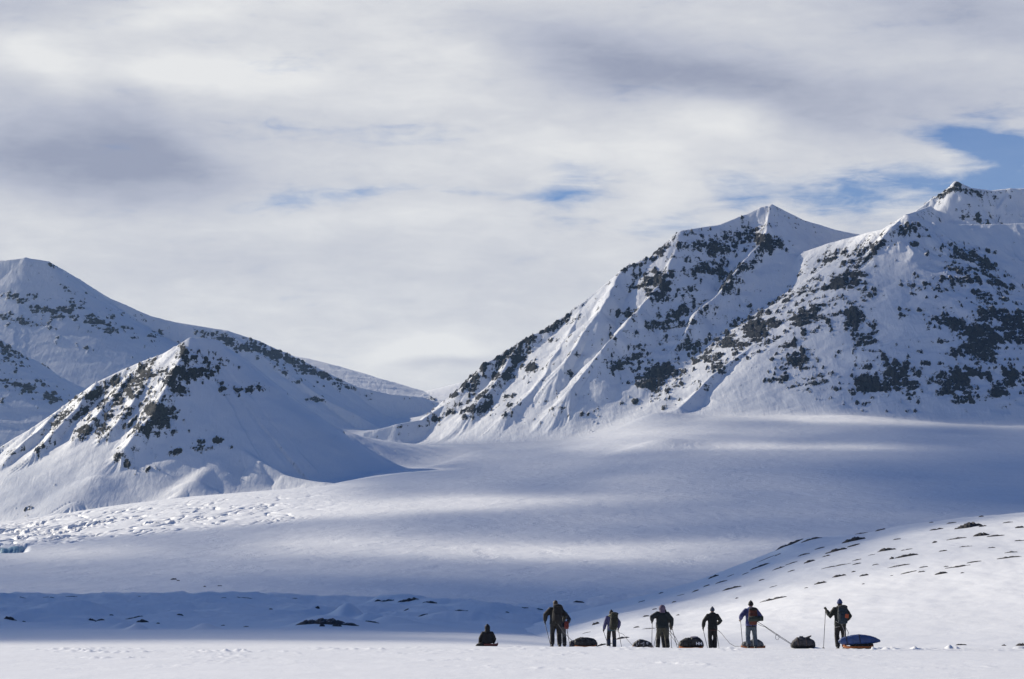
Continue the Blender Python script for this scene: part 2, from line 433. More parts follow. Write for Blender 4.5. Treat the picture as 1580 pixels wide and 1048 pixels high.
# ------------------------------------------------------------------ mountains
class Mountain:
    def __init__(self, p0, p1, pstep, Y0, Y1, ystep, base, extra=0.0):
        self.extra = extra
        self.u = ucols(p0, p1, pstep); self.Y = np.arange(Y0, Y1 + ystep, ystep)
        self.X = (self.u[None, :] * self.Y[:, None]).astype(np.float64)
        self.Yg = np.broadcast_to(self.Y[:, None], self.X.shape)
        self.Z = np.full(self.X.shape, float(base)); self.base = base
    def ridge(self, pts, s0=0.95, s1=0.5, L=160.0, lam=48.0, fl=0.22, seed=0, k=5.0, warp=10.0, drop=0.0, left=1.0, right=1.0, rnd=2.5, out=0.0):
        """tent along a crest given as photo positions; s0 slope by the crest, s1 far below it; flutes run down its sides"""
        n_ = len(pts) - 1
        pts = [(p[0], p[1], p[2] - out * min(1, 1.6 * i / n_)) for i, p in enumerate(pts)]     # ribs stand proud of the face behind them
        P = np.array([at(*p) for p in pts]); P[:, 2] -= drop; s1 = s1 + self.extra; s0 = s0 + self.extra * .5
        wx = self.X + warp * fbm(self.X / 70, self.Yg / 70, 3, seed + 5)
        wy = self.Yg + warp * fbm(self.X / 70 + 31, self.Yg / 70, 3, seed + 6)
        best = np.full(self.X.shape, -1e9); D = np.zeros(self.X.shape); Sx = np.zeros(self.X.shape); ar = 0.0
        Zr = np.zeros(self.X.shape)
        for si, (a, b) in enumerate(zip(P[:-1], P[1:])):
            ex, ey = b[0] - a[0], b[1] - a[1]; ln = math.hypot(ex, ey) + 1e-6
            tu = ((wx - a[0]) * ex + (wy - a[1]) * ey) / ln ** 2
            t = np.clip(tu, 0, 1)
            qx = wx - (a[0] + t * ex); qy = wy - (a[1] + t * ey)
            d = np.sqrt(qx * qx + qy * qy + rnd * rnd) - rnd
            over = np.where(tu < 0, tu if si == 0 else 0, np.where(tu > 1, tu - 1 if si == len(P) - 2 else 0, 0)) * ln
            ts = t + np.arctan2(over, np.abs(ex * qy - ey * qx) / ln + 4) * 70 / ln
            side = np.where(ex * qy - ey * qx > 0, left, right)
            zr = a[2] + t * (b[2] - a[2])
            v = zr - side * (s1 * d + (s0 - s1) * L * (1 - np.exp(-d / L)))
            m = v > best
            best = np.where(m, v, best); D = np.where(m, d * side, D); Sx = np.where(m, ar + ts * ln, Sx); Zr = np.where(m, zr, Zr)
            ar += ln
        sw = Sx / lam + .25 * perlin(D / 60, Sx / 90, seed + 3)
        f = 1.5 * np.abs(perlin(sw, D / (lam * 9), seed + 1)) + 0.6 * np.abs(perlin(sw * 2.7, D / (lam * 7), seed + 2)) + .25 * np.abs(perlin(sw * 6.3, D / (lam * 5), seed + 4)) - .35
        drop_ = Zr - best
        patch = sst(-.25, .45, fbm(self.X / 130, self.Yg / 130, 3, seed + 7))
        best = best - np.minimum(drop_, 75) * fl * (.24 + .62 * patch) * f - 1.2 * f * sst(0, 25, D)
        # smooth union with what is there
        h = np.clip(0.5 + 0.5 * (best - self.Z) / k, 0, 1)
        self.Z = self.Z * (1 - h) + best * h + k * h * (1 - h)
    def steep(self, Z=None):
        Z = self.Z if Z is None else Z
        dzu = np.gradient(Z, self.u, axis=1); dzy = np.gradient(Z, self.Y, axis=0)
        gx = dzu / self.Yg; gy = dzy - self.u[None, :] / self.Yg * dzu
        return np.hypot(gx, gy), gx, gy
    def detail(self, a1=4.0, a2=1.2, seed=0):
        e = sst(0.25, 0.6, self.steep()[0])
        self.Z += e * (a1 * (ridged(self.X / 75, self.Yg / 75, 4, seed + 11) - .2) + a2 * fbm(self.X / 16, self.Yg / 16, 3, seed + 12))
    def rocks(self, ell, seed=0, amp=5.0, strat=9.0, base=-0.55, auto=0.25, sc=1.0):
        """ell: (px, py, rx, ry, angle in degrees, strength) patches where the bare rock stands out of the snow"""
        px, py = project(self.X, self.Yg, self.Z)
        ctl = np.full(px.shape, base)
        for x, y, rx, ry, an, st in ell:
            c, s = math.cos(R(an)), math.sin(R(an))
            dx = px - x; dy = py - y
            q = ((dx * c - dy * s) / rx) ** 2 + ((dx * s + dy * c) / ry) ** 2
            ctl = np.maximum(ctl, base + (st - base) * np.exp(-q ** 1.6 * 0.75))
            if st > .3: ctl = np.maximum(ctl, base + (st * .42 - .21 - base) * np.exp(-(q / 4.2) ** 1.6))
        S, gx, gy = self.steep()
        X, Yg = self.X + 4 * sc * fbm(self.X / 12, self.Yg / 12, 2, seed + 31), self.Yg + 4 * sc * fbm(self.X / 12 + 9, self.Yg / 12, 2, seed + 32)
        ribs = fbm(X / (9 * sc) + .4 * fbm(X / 30, Yg / 30, 2, seed + 34), Yg / (30 * sc), 3, seed + 22)
        n = 0.62 * fbm(X / (30 * sc), Yg / (24 * sc), 3, seed + 21) + 0.78 * ribs + .62 * fbm(X / (4.0 * sc), Yg / (8 * sc), 3, seed + 20)
        lay = fbm(self.Z / (strat * 0.9) + .8 * fbm(X / 90, Yg / 90, 2, seed + 24), X / 130, 3, seed + 23)
        m = np.minimum(ctl, .80) * 0.95 + .30 * sst(.62, .9, ctl) - .13 + n * 1.12 + 0.5 * lay + auto * (np.clip(S, 0, 1.6) - 0.80)
        # rock stands out of the slope, broken into blocks and ledges
        c1, c2, ci = worley(X / (15 * sc), Yg / (13 * sc), seed + 26)
        e1, e2, ei = worley(X / (6.0 * sc), Yg / (5.5 * sc), seed + 27)
        mm = sst(0.0, 0.32, m)
        up = mm * amp * (0.30 + 0.55 * (ci - .5) + 0.45 * (ei - .5) + 0.4 * lay + 1.1 * ribs)
        q = self.Z / strat + 0.35 * fbm(X / 60, Yg / 60, 2, seed + 28)
        fr = q - np.floor(q); stepz = (sst(0.25, 0.95, fr) - fr) * strat
        self.Z += up + mm * 0.6 * stepz
        S2, _, _ = self.steep()
        self.rock = m + 0.55 * np.clip(S2 - 1.0, -1.0, 0.8) * sst(-0.3, 0.3, m)
        self.rock = np.clip(0.5 + self.rock * 0.7, -0.6, 1.4)
    def hug(self, k):
        """snow apron: the foot of the slope runs out softly on to the glacier"""
        G = surf_gl.h(self.X, self.Yg)
        ok = G > -5000
        h = np.clip(0.5 + 0.5 * (self.Z - G) / k, 0, 1)
        S = G * (1 - h) + self.Z * h + k * h * (1 - h) - 0.9 * (1 - sst(.5, 1, h))
        self.Z = np.where(ok, S, self.Z)
    def surf(self): return Surf(self.u, self.Y, self.Z)
    def mesh(self, name, ground=None):
        return grid_mesh(name, self.X, self.Yg, self.Z, {'rock': self.rock})

# --- right massif: broad left mountain, its neighbour with the bright spur, buttresses at the foot
MA = Mountain(560, 1900, 1.2, 4380, 5800, 2.6, 120, .14)
MA.ridge([(1190, 316, 5400), (1172, 320, 5395), (1150, 331, 5385), (1110, 347, 5350), (1050, 356, 5300), (1010, 395, 5270), (960, 415, 5250), (900, 468, 5220), (850, 502, 5200),
          (800, 530, 5180), (750, 560, 5150), (720, 590, 5120), (690, 622, 5100), (650, 648, 5060), (612, 655, 5040), (560, 668, 5040)], .92, .5, 200, 52, .14, 1, 4, 6)
MA.ridge([(1190, 316, 5400), (1240, 340, 5440), (1290, 355, 5460), (1335, 364, 5470), (1400, 345, 5500), (1460, 300, 5520)], .80, .5, 160, 90, .05, 2, 4, 5)
MA.ridge([(1190, 318, 5398), (1183, 345, 5350), (1178, 372, 5310), (1150, 400, 5260), (1120, 440, 5200), (1080, 480, 5140), (1040, 540, 5050), (1012, 600, 4960)], .95, .60, 90, 34, .18, 3, 3, 8, out=62)
MA.ridge([(1050, 358, 5298), (1030, 420, 5220), (985, 480, 5130), (930, 540, 5040), (880, 600, 4960)], .95, .58, 90, 34, .16, 4, 3, 8, out=58)
MA.ridge([(900, 472, 5216), (870, 530, 5120), (830, 590, 5030), (790, 630, 4970)], .9, .55, 90, 34, .16, 5, 3, 8, out=45)
MA.ridge([(1060, 520, 5090), (1020, 560, 5030), (1000, 600, 4960), (985, 640, 4890)], .95, .6, 60, 28, .2, 6, 3, 6, out=60)
MA.ridge([(1243, 390, 5250), (1205, 440, 5190), (1150, 500, 5110), (1098, 545, 5030), (1060, 590, 4940)], .95, .6, 80, 30, .2, 26, 3, 6, out=50)
MA.ridge([(960, 416, 5250), (925, 480, 5160), (870, 560, 5050)], .9, .58, 90, 34, .16, 27, 3, 8, out=48)
MA.ridge([(800, 534, 5176), (770, 580, 5110), (740, 620, 5050)], .9, .55, 80, 28, .2, 7, 3, 6, out=35)
# second mountain: summit, shoulder, bench
MA.ridge([(1410, 328, 5420), (1440, 306, 5440), (1462, 292, 5450), (1475, 280, 5455), (1497, 290, 5460), (1529, 294, 5470), (1557, 291, 5470), (1600, 292, 5470), (1700, 300, 5480), (1900, 340, 5480)], .95, .55, 120, 36, .16, 8, 3, 7)
MA.ridge([(1557, 292, 5468), (1545, 315, 5430), (1540, 345, 5380)], .9, .55, 80, 30, .2, 9, 4, 6)
MA.ridge([(1398, 332, 5180), (1430, 341, 5200), (1475, 347, 5230), (1540, 346, 5260), (1600, 344, 5270), (1750, 360, 5290), (1900, 380, 5300)], .62, .45, 160, 44, .18, 10, 6, 6)
MA.ridge([(1376, 350, 5120), (1325, 363, 5180), (1281, 375, 5220), (1243, 388, 5250), (1205, 425, 5220), (1165, 480, 5140), (1120, 545, 5020)], .85, .55, 120, 34, .2, 11, 4, 8)
MA.ridge([(1435, 318, 5400), (1415, 326, 5300), (1398, 331, 5200), (1376, 350, 5120), (1350, 382, 5075), (1312, 424, 5030), (1280, 450, 5000), (1255, 468, 4980), (1235, 484, 4955), (1205, 499, 4930), (1163, 533, 4880), (1121, 561, 4830), (1090, 588, 4780), (1049, 630, 4690)],
         .98, .55, 130, 34, .13, 12, 3, 3)
MA.ridge([(1440, 343, 5190), (1478, 380, 5110), (1500, 420, 5060), (1515, 460, 5010), (1522, 510, 4950), (1510, 560, 4880)], .95, .55, 120, 32, .2, 13, 3, 8, out=52)
MA.ridge([(1500, 385, 5110), (1530, 412, 5080), (1555, 444, 5050), (1580, 490, 5000), (1620, 540, 4960), (1680, 590, 4900)], 1.0, .55, 120, 32, .18, 14, 4, 6)
MA.ridge([(1700, 380, 5250), (1690, 450, 5120), (1660, 540, 4980), (1640, 600, 4880)], .95, .55, 120, 32, .2, 24, 5, 8)
# buttresses
MA.ridge([(1395, 345, 5140), (1408, 400, 5070), (1412, 455, 5000), (1400, 510, 4930)], .85, .55, 80, 30, .2, 28, 4, 8, out=30)
MA.ridge([(1300, 422, 5010), (1316, 475, 4940), (1325, 522, 4895), (1345, 560, 4840), (1365, 600, 4770)], .95, .5, 50, 26, .2, 15, 3, 6, out=58)
MA.ridge([(1232, 488, 4940), (1222, 523, 4890), (1226, 556, 4835), (1228, 590, 4775)], .95, .5, 45, 24, .18, 16, 3, 5, out=50)
MA.ridge([(1505, 500, 4955), (1475, 540, 4900), (1482, 580, 4830), (1490, 610, 4770)], .95, .5, 50, 26, .2, 17, 3, 6, out=60)
MA.ridge([(1570, 560, 4920), (1560, 590, 4850), (1545, 615, 4780)], .95, .5, 50, 26, .2, 18, 3, 6, out=52)
MA.ridge([(1410, 545, 4880), (1400, 585, 4810), (1385, 610, 4760)], .9, .5, 45, 24, .2, 19, 3, 6, out=40)
MA.hug(26); MA.detail(1.6, 0.5, 100)
rA = [(1305, 434, 30, 17, 20, .75), (1335, 455, 18, 12, -30, .5), (1245, 488, 28, 17, 10, .85), (1280, 492, 22, 14, 0, .35), (1316, 490, 20, 18, -10, .9), (1225, 500, 14, 12, 0, .3),
      (1330, 528, 20, 16, 0, .55), (1215, 532, 12, 8, -20, .4), (1232, 557, 26, 13, -25, .75), (1212, 562, 12, 8, 0, .5), (1205, 584, 18, 8, 0, .55), (1258, 588, 26, 10, 10, .65),
      (1340, 592, 30, 20, -15, .95), (1385, 578, 32, 26, -25, .8), (1370, 600, 50, 14, 0, .6), (1405, 600, 12, 20, -20, .7), (1475, 572, 14, 8, 0, .7), (1482, 590, 18, 28, 35, .95), (1462, 598, 26, 12, -30, .7), (1500, 570, 16, 10, -20, .5),
      (1540, 600, 14, 16, 20, .8), (1525, 585, 30, 9, -25, .45), (1560, 580, 20, 20, 35, .85), (1575, 590, 14, 22, 10, .6),
      (1515, 520, 34, 28, -15, 1.1), (1470, 500, 34, 14, -25, .85), (1555, 505, 22, 30, 20, .8), (1530, 478, 30, 14, -20, .8), (1510, 545, 40, 16, -15, .8), (1575, 500, 16, 26, 0, .8), (1440, 490, 12, 8, 0, .3),
      (1490, 425, 40, 14, -30, .5), (1520, 410, 20, 12, -30, .75), (1470, 432, 40, 10, 0, .35), (1540, 436, 18, 10, -20, .7), (1512, 454, 22, 8, 0, .65), (1500, 398, 26, 10, -25, .55), (1478, 405, 24, 16, 0, .3), (1450, 445, 60, 8, 0, .2),
      (1400, 440, 14, 8, 0, .3), (1412, 452, 8, 6, 0, .4), (1432, 437, 9, 7, 0, .5), (1395, 485, 14, 9, -20, .3), (1358, 548, 30, 10, -30, .35), (1430, 505, 10, 10, 0, .2), (1420, 560, 14, 16, 0, .1),
      (1478, 283, 10, 6, 20, .55), (1450, 300, 18, 5, 30, .4), (1500, 296, 14, 4, -15, .35), (1510, 340, 12, 5, -15, .5), (1400, 352, 16, 9, -15, .55), (1412, 376, 8, 6, 0, .2), (1355, 378, 16, 8, 30, .45),
      (1320, 405, 20, 12, 30, .4), (1290, 440, 22, 12, 30, .4), (1250, 445, 40, 14, 25, .25), (1215, 462, 34, 16, 25, .25), (1222, 452, 9, 7, 0, .45), (1330, 390, 40, 8, 35, .25), (1270, 405, 40, 8, 30, .12), (1240, 470, 18, 9, 10, .4),
      (1166, 508, 24, 22, -10, 1.05), (1190, 500, 16, 16, 0, .7), (1180, 480, 22, 12, 30, .25), (1125, 528, 18, 14, 0, .85), (1090, 545, 30, 12, 10, .6), (1108, 562, 14, 16, 10, .6), (1068, 545, 12, 14, 0, .55), (1140, 535, 18, 10, 10, .6), (1110, 520, 14, 10, 0, .4), (1063, 540, 10, 8, 0, .4),
      (1010, 585, 24, 24, 15, .98), (1030, 570, 12, 18, 0, .8), (985, 583, 10, 10, 0, .6), (1050, 578, 14, 10, 0, .5), (980, 617, 8, 7, 0, .6), (960, 560, 18, 7, 25, .55), (978, 550, 12, 8, 20, .45), (1075, 590, 10, 7, 0, .3), (913, 637, 12, 5, 15, .35),
      (1042, 490, 26, 12, 30, .7), (1030, 505, 12, 10, 20, .7), (1056, 482, 14, 14, 0, .6), (1012, 434, 22, 10, -15, .75), (1008, 452, 18, 6, -25, .75), (1020, 425, 12, 8, 0, .5), (973, 484, 9, 6, 0, .55), (945, 520, 8, 4, 0, .2),
      (1078, 372, 16, 8, -20, .45), (1055, 378, 12, 8, 0, .3), (1100, 375, 20, 10, 0, .3), (1085, 412, 16, 9, 0, .55), (1105, 412, 14, 12, 0, .5), (1120, 425, 12, 12, 0, .4), (1065, 445, 16, 7, 30, .4), (1125, 440, 14, 8, 0, .35), (1105, 388, 14, 10, 0, .5),
      (1178, 372, 24, 9, -25, .8), (1155, 360, 22, 8, 20, .45), (1200, 378, 12, 7, -25, .5), (1135, 380, 20, 9, 25, .35), (1015, 385, 16, 10, 30, .5), (975, 408, 16, 6, 25, .5), (1040, 365, 14, 8, 0, .3), (1150, 410, 30, 10, 25, .2),
      (880, 468, 12, 8, 35, .6), (865, 480, 14, 10, 30, .65), (850, 495, 16, 9, 30, .6), (835, 508, 16, 9, 30, .6), (815, 520, 16, 10, 30, .65), (795, 540, 20, 12, 20, .8), (800, 555, 14, 8, 10, .65), (770, 552, 10, 10, 30, .5), (745, 565, 12, 12, 40, .75), (765, 580, 10, 7, 20, .6), (785, 575, 14, 9, 40, .7), (735, 585, 12, 10, 40, .6),
      (716, 592, 9, 10, 40, .85), (700, 610, 8, 6, 20, .5), (753, 627, 14, 8, 35, .85), (786, 627, 10, 6, 20, .7), (730, 600, 10, 6, 30, .5), (725, 630, 9, 8, 50, .65), (695, 632, 10, 6, 30, .6), (660, 632, 5, 8, 20, .7), (673, 645, 7, 4, 20, .6), (820, 570, 12, 8, 20, .5), (848, 505, 9, 7, 10, .5), (785, 612, 9, 6, 0, .5), (740, 612, 9, 6, 30, .5), (618, 650, 4, 4, 0, .9)]
rA = [(x, y, a, b_, c, st_ * (.84 if x < 905 else 1)) for x, y, a, b_, c, st_ in rA]
MA.rocks(rA, 200, 5.0, 9.0, -0.62, .30)

# --- pyramid on the left
MB = Mountain(-330, 780, 1.25, 2900, 4640, 2.3, 20, .16)
MB.ridge([(293, 522, 3520), (270, 534, 3522), (250, 546, 3525), (225, 556, 3528), (200, 567, 3530), (150, 590, 3520), (100, 625, 3510), (50, 658, 3500), (0, 690, 3490), (-60, 730, 3480), (-150, 785, 3470), (-330, 830, 3460)], .85, .42, 120, 30, .16, 31, 3, 5)
MB.ridge([(293, 522, 3520), (312, 521, 3530), (335, 524, 3540), (380, 556, 3570), (430, 601, 3600), (480, 643, 3620), (530, 667, 3640)], .80, .40, 120, 50, .05, 32, 4, 4)
MB.ridge([(515, 662, 3640), (560, 675, 3700), (610, 683, 3880), (665, 687, 4150), (720, 690, 4450), (760, 702, 4600)], .26, .34, 90, 60, .05, 43, 10, 4, rnd=12)
MB.ridge([(293, 523, 3519), (286, 540, 3496), (268, 572, 3458), (256, 600, 3428), (240, 632, 3390), (215, 665, 3350), (195, 690, 3322)], .95, .45, 70, 22, .18, 33, 4, 5, rnd=3, out=22)
MB.ridge([(250, 552, 3518), (225, 590, 3470), (200, 625, 3425), (176, 658, 3385)], .90, .45, 60, 20, .2, 34, 3, 6, out=20)
MB.ridge([(205, 570, 3522), (180, 605, 3475), (150, 640, 3430), (125, 672, 3395)], .90, .45, 60, 20, .2, 35, 3, 6, out=20)
MB.ridge([(150, 593, 3515), (120, 630, 3470), (85, 665, 3425), (62, 690, 3398)], .90, .45, 60, 20, .2, 36, 3, 6, out=20)
MB.ridge([(90, 634, 3502), (55, 668, 3465), (15, 705, 3420)], .90, .45, 60, 20, .2, 37, 3, 6, out=20)
MB.ridge([(322, 650, 3420), (343, 679, 3362), (368, 691, 3345), (400, 711, 3320), (440, 733, 3290), (500, 748, 3255)], .60, .34, 60, 40, .10, 38, 4, 4, rnd=4, out=26)
MB.ridge([(343, 681, 3360), (330, 710, 3310), (300, 742, 3250), (270, 768, 3200)], .52, .33, 60, 30, .14, 39, 7, 4, rnd=10, out=24)
MB.ridge([(300, 615, 3440), (285, 665, 3385), (255, 715, 3320), (225, 755, 3260)], .55, .36, 60, 24, .15, 41, 9, 5, rnd=14, out=18)
MB.ridge([(180, 690, 3340), (150, 735, 3270), (120, 775, 3210)], .55, .36, 60, 24, .15, 42, 10, 5, rnd=14, out=14)
MB.hug(16); MB.detail(0.5, 0.3, 130)
rB = [(283, 545, 8, 12, 10, .85), (270, 575, 14, 8, 30, .75), (262, 590, 10, 10, 0, .6), (300, 552, 8, 8, 0, .4), (312, 572, 24, 8, 0, .65), (298, 578, 30, 7, 0, .6), (318, 560, 9, 7, 0, .5), (276, 602, 14, 7, 0, .65), (335, 555, 12, 7, -20, .4),
      (345, 600, 14, 5, 0, .6), (360, 602, 10, 5, 0, .45), (386, 600, 9, 6, 0, .75), (400, 598, 8, 4, 0, .5), (243, 638, 22, 18, -30, .95), (258, 655, 12, 10, -20, .8), (230, 630, 12, 9, 30, .6), (215, 662, 12, 6, 20, .6), (230, 665, 12, 6, 0, .6),
      (225, 572, 12, 14, 40, .7), (212, 592, 22, 14, 30, .7), (205, 605, 16, 12, 30, .7), (180, 617, 14, 12, 40, .8), (190, 600, 14, 8, 30, .6), (235, 560, 8, 10, 20, .5), (242, 578, 12, 10, 30, .55),
      (145, 607, 20, 9, 30, .6), (160, 622, 16, 6, 40, .55), (125, 640, 18, 8, 40, .55), (98, 640, 16, 8, 30, .5), (130, 665, 16, 12, 30, .7), (158, 660, 9, 9, 40, .75), (75, 632, 22, 6, 30, .5), (45, 655, 16, 6, 35, .5), (85, 655, 14, 6, 40, .5),
      (155, 672, 10, 7, 30, .5), (195, 640, 10, 7, 40, .45), (200, 655, 10, 6, 40, .45), (110, 615, 12, 5, 20, .4), (170, 640, 12, 8, 40, .5), (20, 700, 8, 4, 30, .45), (65, 690, 9, 4, 30, .4), (5, 660, 10, 5, 30, .4), (180, 590, 10, 8, 40, .4),
      (183, 702, 9, 7, 0, .55), (197, 716, 9, 7, 0, .5), (240, 700, 10, 6, 0, .35), (272, 697, 14, 6, 10, .6), (225, 725, 12, 4, 10, .35), (308, 685, 12, 8, 20, .75), (336, 680, 10, 8, 0, .8), (290, 665, 6, 6, 0, .3), (352, 690, 8, 4, 0, .2), (405, 545, 6, 3, -20, .3), (42, 785, 10, 4, 20, .35), (490, 617, 8, 4, -20, .1)]
MB.rocks(rB, 300, 2.6, 6.0, -0.66, .26, .62)

# --- far left mountain and the shoulder at the left edge
MC = Mountain(-370, 800, 1.3, 5100, 7000, 3.8, 80)
MC.ridge([(40, 398, 6400), (10, 402, 6400), (-40, 404, 6400), (-120, 425, 6400), (-330, 470, 6400)], .85, .5, 200, 60, .08, 51, 4, 6)
MC.ridge([(40, 398, 6400), (74, 403, 6405), (95, 415, 6410), (120, 430, 6420), (170, 461, 6440), (230, 487, 6450), (270, 497, 6440), (300, 502, 6430), (350, 510, 6420), (400, 526, 6420), (450, 549, 6420), (500, 573, 6430), (550, 597, 6440), (600, 608, 6450), (650, 612, 6460), (720, 640, 6460)], .80, .45, 200, 70, .06, 52, 4, 4)
MC.ridge([(40, 399, 6398), (30, 425, 6340), (5, 465, 6260), (-40, 520, 6160)], .8, .5, 160, 50, .12, 53, 6, 10)
MC.ridge([(95, 418, 6400), (110, 460, 6310), (150, 505, 6220), (180, 545, 6140)], .75, .5, 160, 50, .12, 54, 10, 10)
MC.ridge([(350, 512, 6415), (390, 540, 6360), (450, 580, 6300), (510, 620, 6230), (555, 642, 6180)], .75, .5, 120, 50, .08, 55, 6, 6)
MC.hug(24); MC.detail(1.6, 0.5, 150)
rC = [(30, 462, 34, 8, -15, .55), (60, 480, 30, 9, -20, .6), (85, 485, 20, 14, -10, .4), (20, 490, 30, 8, -10, .5), (45, 500, 30, 8, -10, .45), (75, 500, 14, 9, 0, .55), (115, 470, 18, 12, -10, .5), (95, 478, 14, 9, 0, .6), (145, 495, 22, 12, -10, .75), (160, 505, 20, 9, -25, .65), (170, 490, 12, 8, 0, .4),
      (110, 490, 20, 9, 0, .45), (140, 540, 14, 5, -10, .35), (100, 445, 12, 6, -20, .3), (80, 520, 20, 6, 0, .2), (236, 516, 10, 6, 0, .5), (235, 527, 12, 5, 0, .35), (190, 508, 10, 6, 0, .4), (205, 520, 10, 6, 0, .25), (65, 565, 14, 4, -10, .35), (82, 412, 10, 3, -30, .4), (50, 460, 12, 8, 0, .45), (10, 455, 14, 8, 0, .3),
      (350, 525, 18, 8, -30, .8), (320, 515, 14, 4, -5, .5), (390, 538, 22, 8, -15, .75), (420, 548, 26, 9, -20, .8), (445, 556, 18, 8, -20, .8), (470, 568, 24, 9, -25, .75), (500, 580, 18, 7, -25, .6), (405, 530, 26, 5, -15, .5), (485, 617, 14, 4, -5, .8), (440, 574, 10, 6, -20, .4), (520, 590, 14, 6, -25, .4), (540, 600, 22, 3, -20, .4), (455, 590, 8, 4, 0, .2)]
MC.rocks(rC, 400, 4.0, 9.0, -0.62, .25, 1.1)

MD = Mountain(-370, 260, 1.3, 4250, 5500, 3.4, 80)
MD.ridge([(-250, 430, 5250), (-80, 470, 5220), (-20, 510, 5200), (8, 530, 5180), (25, 552, 5160), (45, 572, 5140), (75, 592, 5120), (100, 613, 5100), (150, 660, 5060), (220, 720, 5000)], .80, .45, 140, 40, .18, 61, 4, 8)
MD.hug(24); MD.detail(1.6, .5, 170)
rD = [(12, 545, 20, 12, -35, .75), (30, 560, 12, 7, -40, .6), (35, 598, 24, 8, -15, .85), (10, 592, 20, 9, -10, .5), (80, 615, 20, 8, -15, .9), (5, 617, 14, 5, 0, .5), (55, 618, 14, 5, -10, .4), (60, 590, 14, 8, 0, .3), (-40, 560, 40, 16, 0, .5), (20, 575, 20, 8, 0, .3)]
MD.rocks(rD, 500, 3.5, 8.0, -0.6, .25)

# --- low snow ridge that closes the pass
ME = Mountain(380, 900, 1.5, 6000, 7400, 6.0, 250)
ME.ridge([(400, 533, 6980), (450, 549, 7000), (500, 573, 7030), (548, 595, 7045), (575, 604, 7050), (600, 607.5, 7050), (640, 611, 7050), (665, 607, 7020), (700, 599, 7000), (740, 585, 6990), (900, 540, 6980)], .18, .34, 130, 60, .08, 71, 6, 8)
ME.ridge([(668, 606, 7018), (660, 616, 6960), (648, 624, 6900)], .35, .2, 60, 30, .2, 72, 6, 6)
ME.hug(24); ME.detail(2.5, 1.0, 190)
rE = [(665, 616, 14, 4, 0, .7), (600, 609, 8, 3, -10, .35), (650, 612, 10, 3, 10, .3)]
ME.rocks(rE, 600, 4.0, 8.0, -0.6, .2)
# ------------------------------------------------------------------ terrain objects
M_snow = terrain_mat('snow_near', 1.0, 1.4, 0.05, rock=False, ripple=((.55, .16, .5), .10, .5))
M_hill = terrain_mat('snow_hill', 1.0, 0.8, 0.06, rock=False, ripple=((.25, .10, .9), .22, .5))
M_gl = terrain_mat('snow_glacier', 1.0, 0.16, 0.35, rock=False, ice=True, ripple=((.05, .018, .05), 2.2, .8))
RUN = ((.085, .013, .018), 2.4, .65)
M_mtA = terrain_mat('mountain_snow_and_rock', 0.20, 0.10, 1.2, ripple=RUN)
M_mtC = terrain_mat('far_mountain_snow_and_hazed_rock', 0.12, 0.08, 1.4, ripple=RUN, rock_cols=((0.030, 0.036, 0.046), (0.10, 0.11, 0.13)))  # distance haze and snow dusting put into a paler, bluer rock colour
M_mtB = terrain_mat('pyramid_snow_and_rock', 0.26, 0.14, 0.7, ripple=((.14, .03, .035), 1.2, .65))
def structure(name, me, mat, label):
    o = link(name, me, mat); tag(o, label, None, None, 'structure'); return o
structure('snowfield', grid_mesh('snowfield', Xs, Yg, Zs), M_snow, 'flat white snow plain with ski tracks, small drifts and mounds')
structure('hill', grid_mesh('hill', Xh, Yhg, Zh), M_hill, 'low snowy hill rising to the right behind the skiers')
structure('glacier', grid_mesh('glacier', Xg, Ygg, Zg, {'ice': ice}), M_gl, 'broad snow covered glacier sloping up to the mountains')
structure('mountain', MA.mesh('mountain_massif'), M_mtA, 'tall rocky snow mountain massif with two summits')
structure('mountain', MB.mesh('mountain_pyramid'), M_mtB, 'pyramid shaped snowy peak with rocky gullies in front')
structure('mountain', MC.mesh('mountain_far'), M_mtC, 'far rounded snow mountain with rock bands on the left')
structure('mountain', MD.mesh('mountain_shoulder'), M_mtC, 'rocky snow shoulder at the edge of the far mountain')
structure('mountain', ME.mesh('mountain_pass'), M_mtA, 'low sunlit snow ridge closing the pass')

# ------------------------------------------------------------------ sun and sky
sun = bpy.data.lights.new('sun', 'SUN'); sun.energy = 5.0; sun.angle = R(0.40); sun.color = (1.0, 0.90, 0.735)
suno = bpy.data.objects.new('sun', sun); COL.objects.link(suno)
suno.rotation_euler = Vector(-SL).to_track_quat('-Z', 'Y').to_euler()
suno.location = Vector(SL) * 200

w_ = bpy.data.worlds.new('World'); sc.world = w_; w_.use_nodes = True
t = NT(w_.node_tree)
bg = t.n['Background']; bg.inputs['Strength'].default_value = 0.05
sky = t.new('ShaderNodeTexSky', sky_type='NISHITA'); sky.sun_disc = False
sky.sun_elevation = R(SUN_EL); sky.sun_rotation = R(SUN_AZ); sky.altitude = 100; sky.air_density = 1.0; sky.dust_density = 0.5; sky.ozone_density = 3.0
tc = t.new('ShaderNodeTexCoord'); D = tc.outputs['Generated']
sep = t.new('ShaderNodeSeparateXYZ'); t.l.new(D, sep.inputs[0])
az = t.math('ARCTAN2', sep.outputs[0], sep.outputs[1]); el = t.math('ARCSINE', sep.outputs[2])
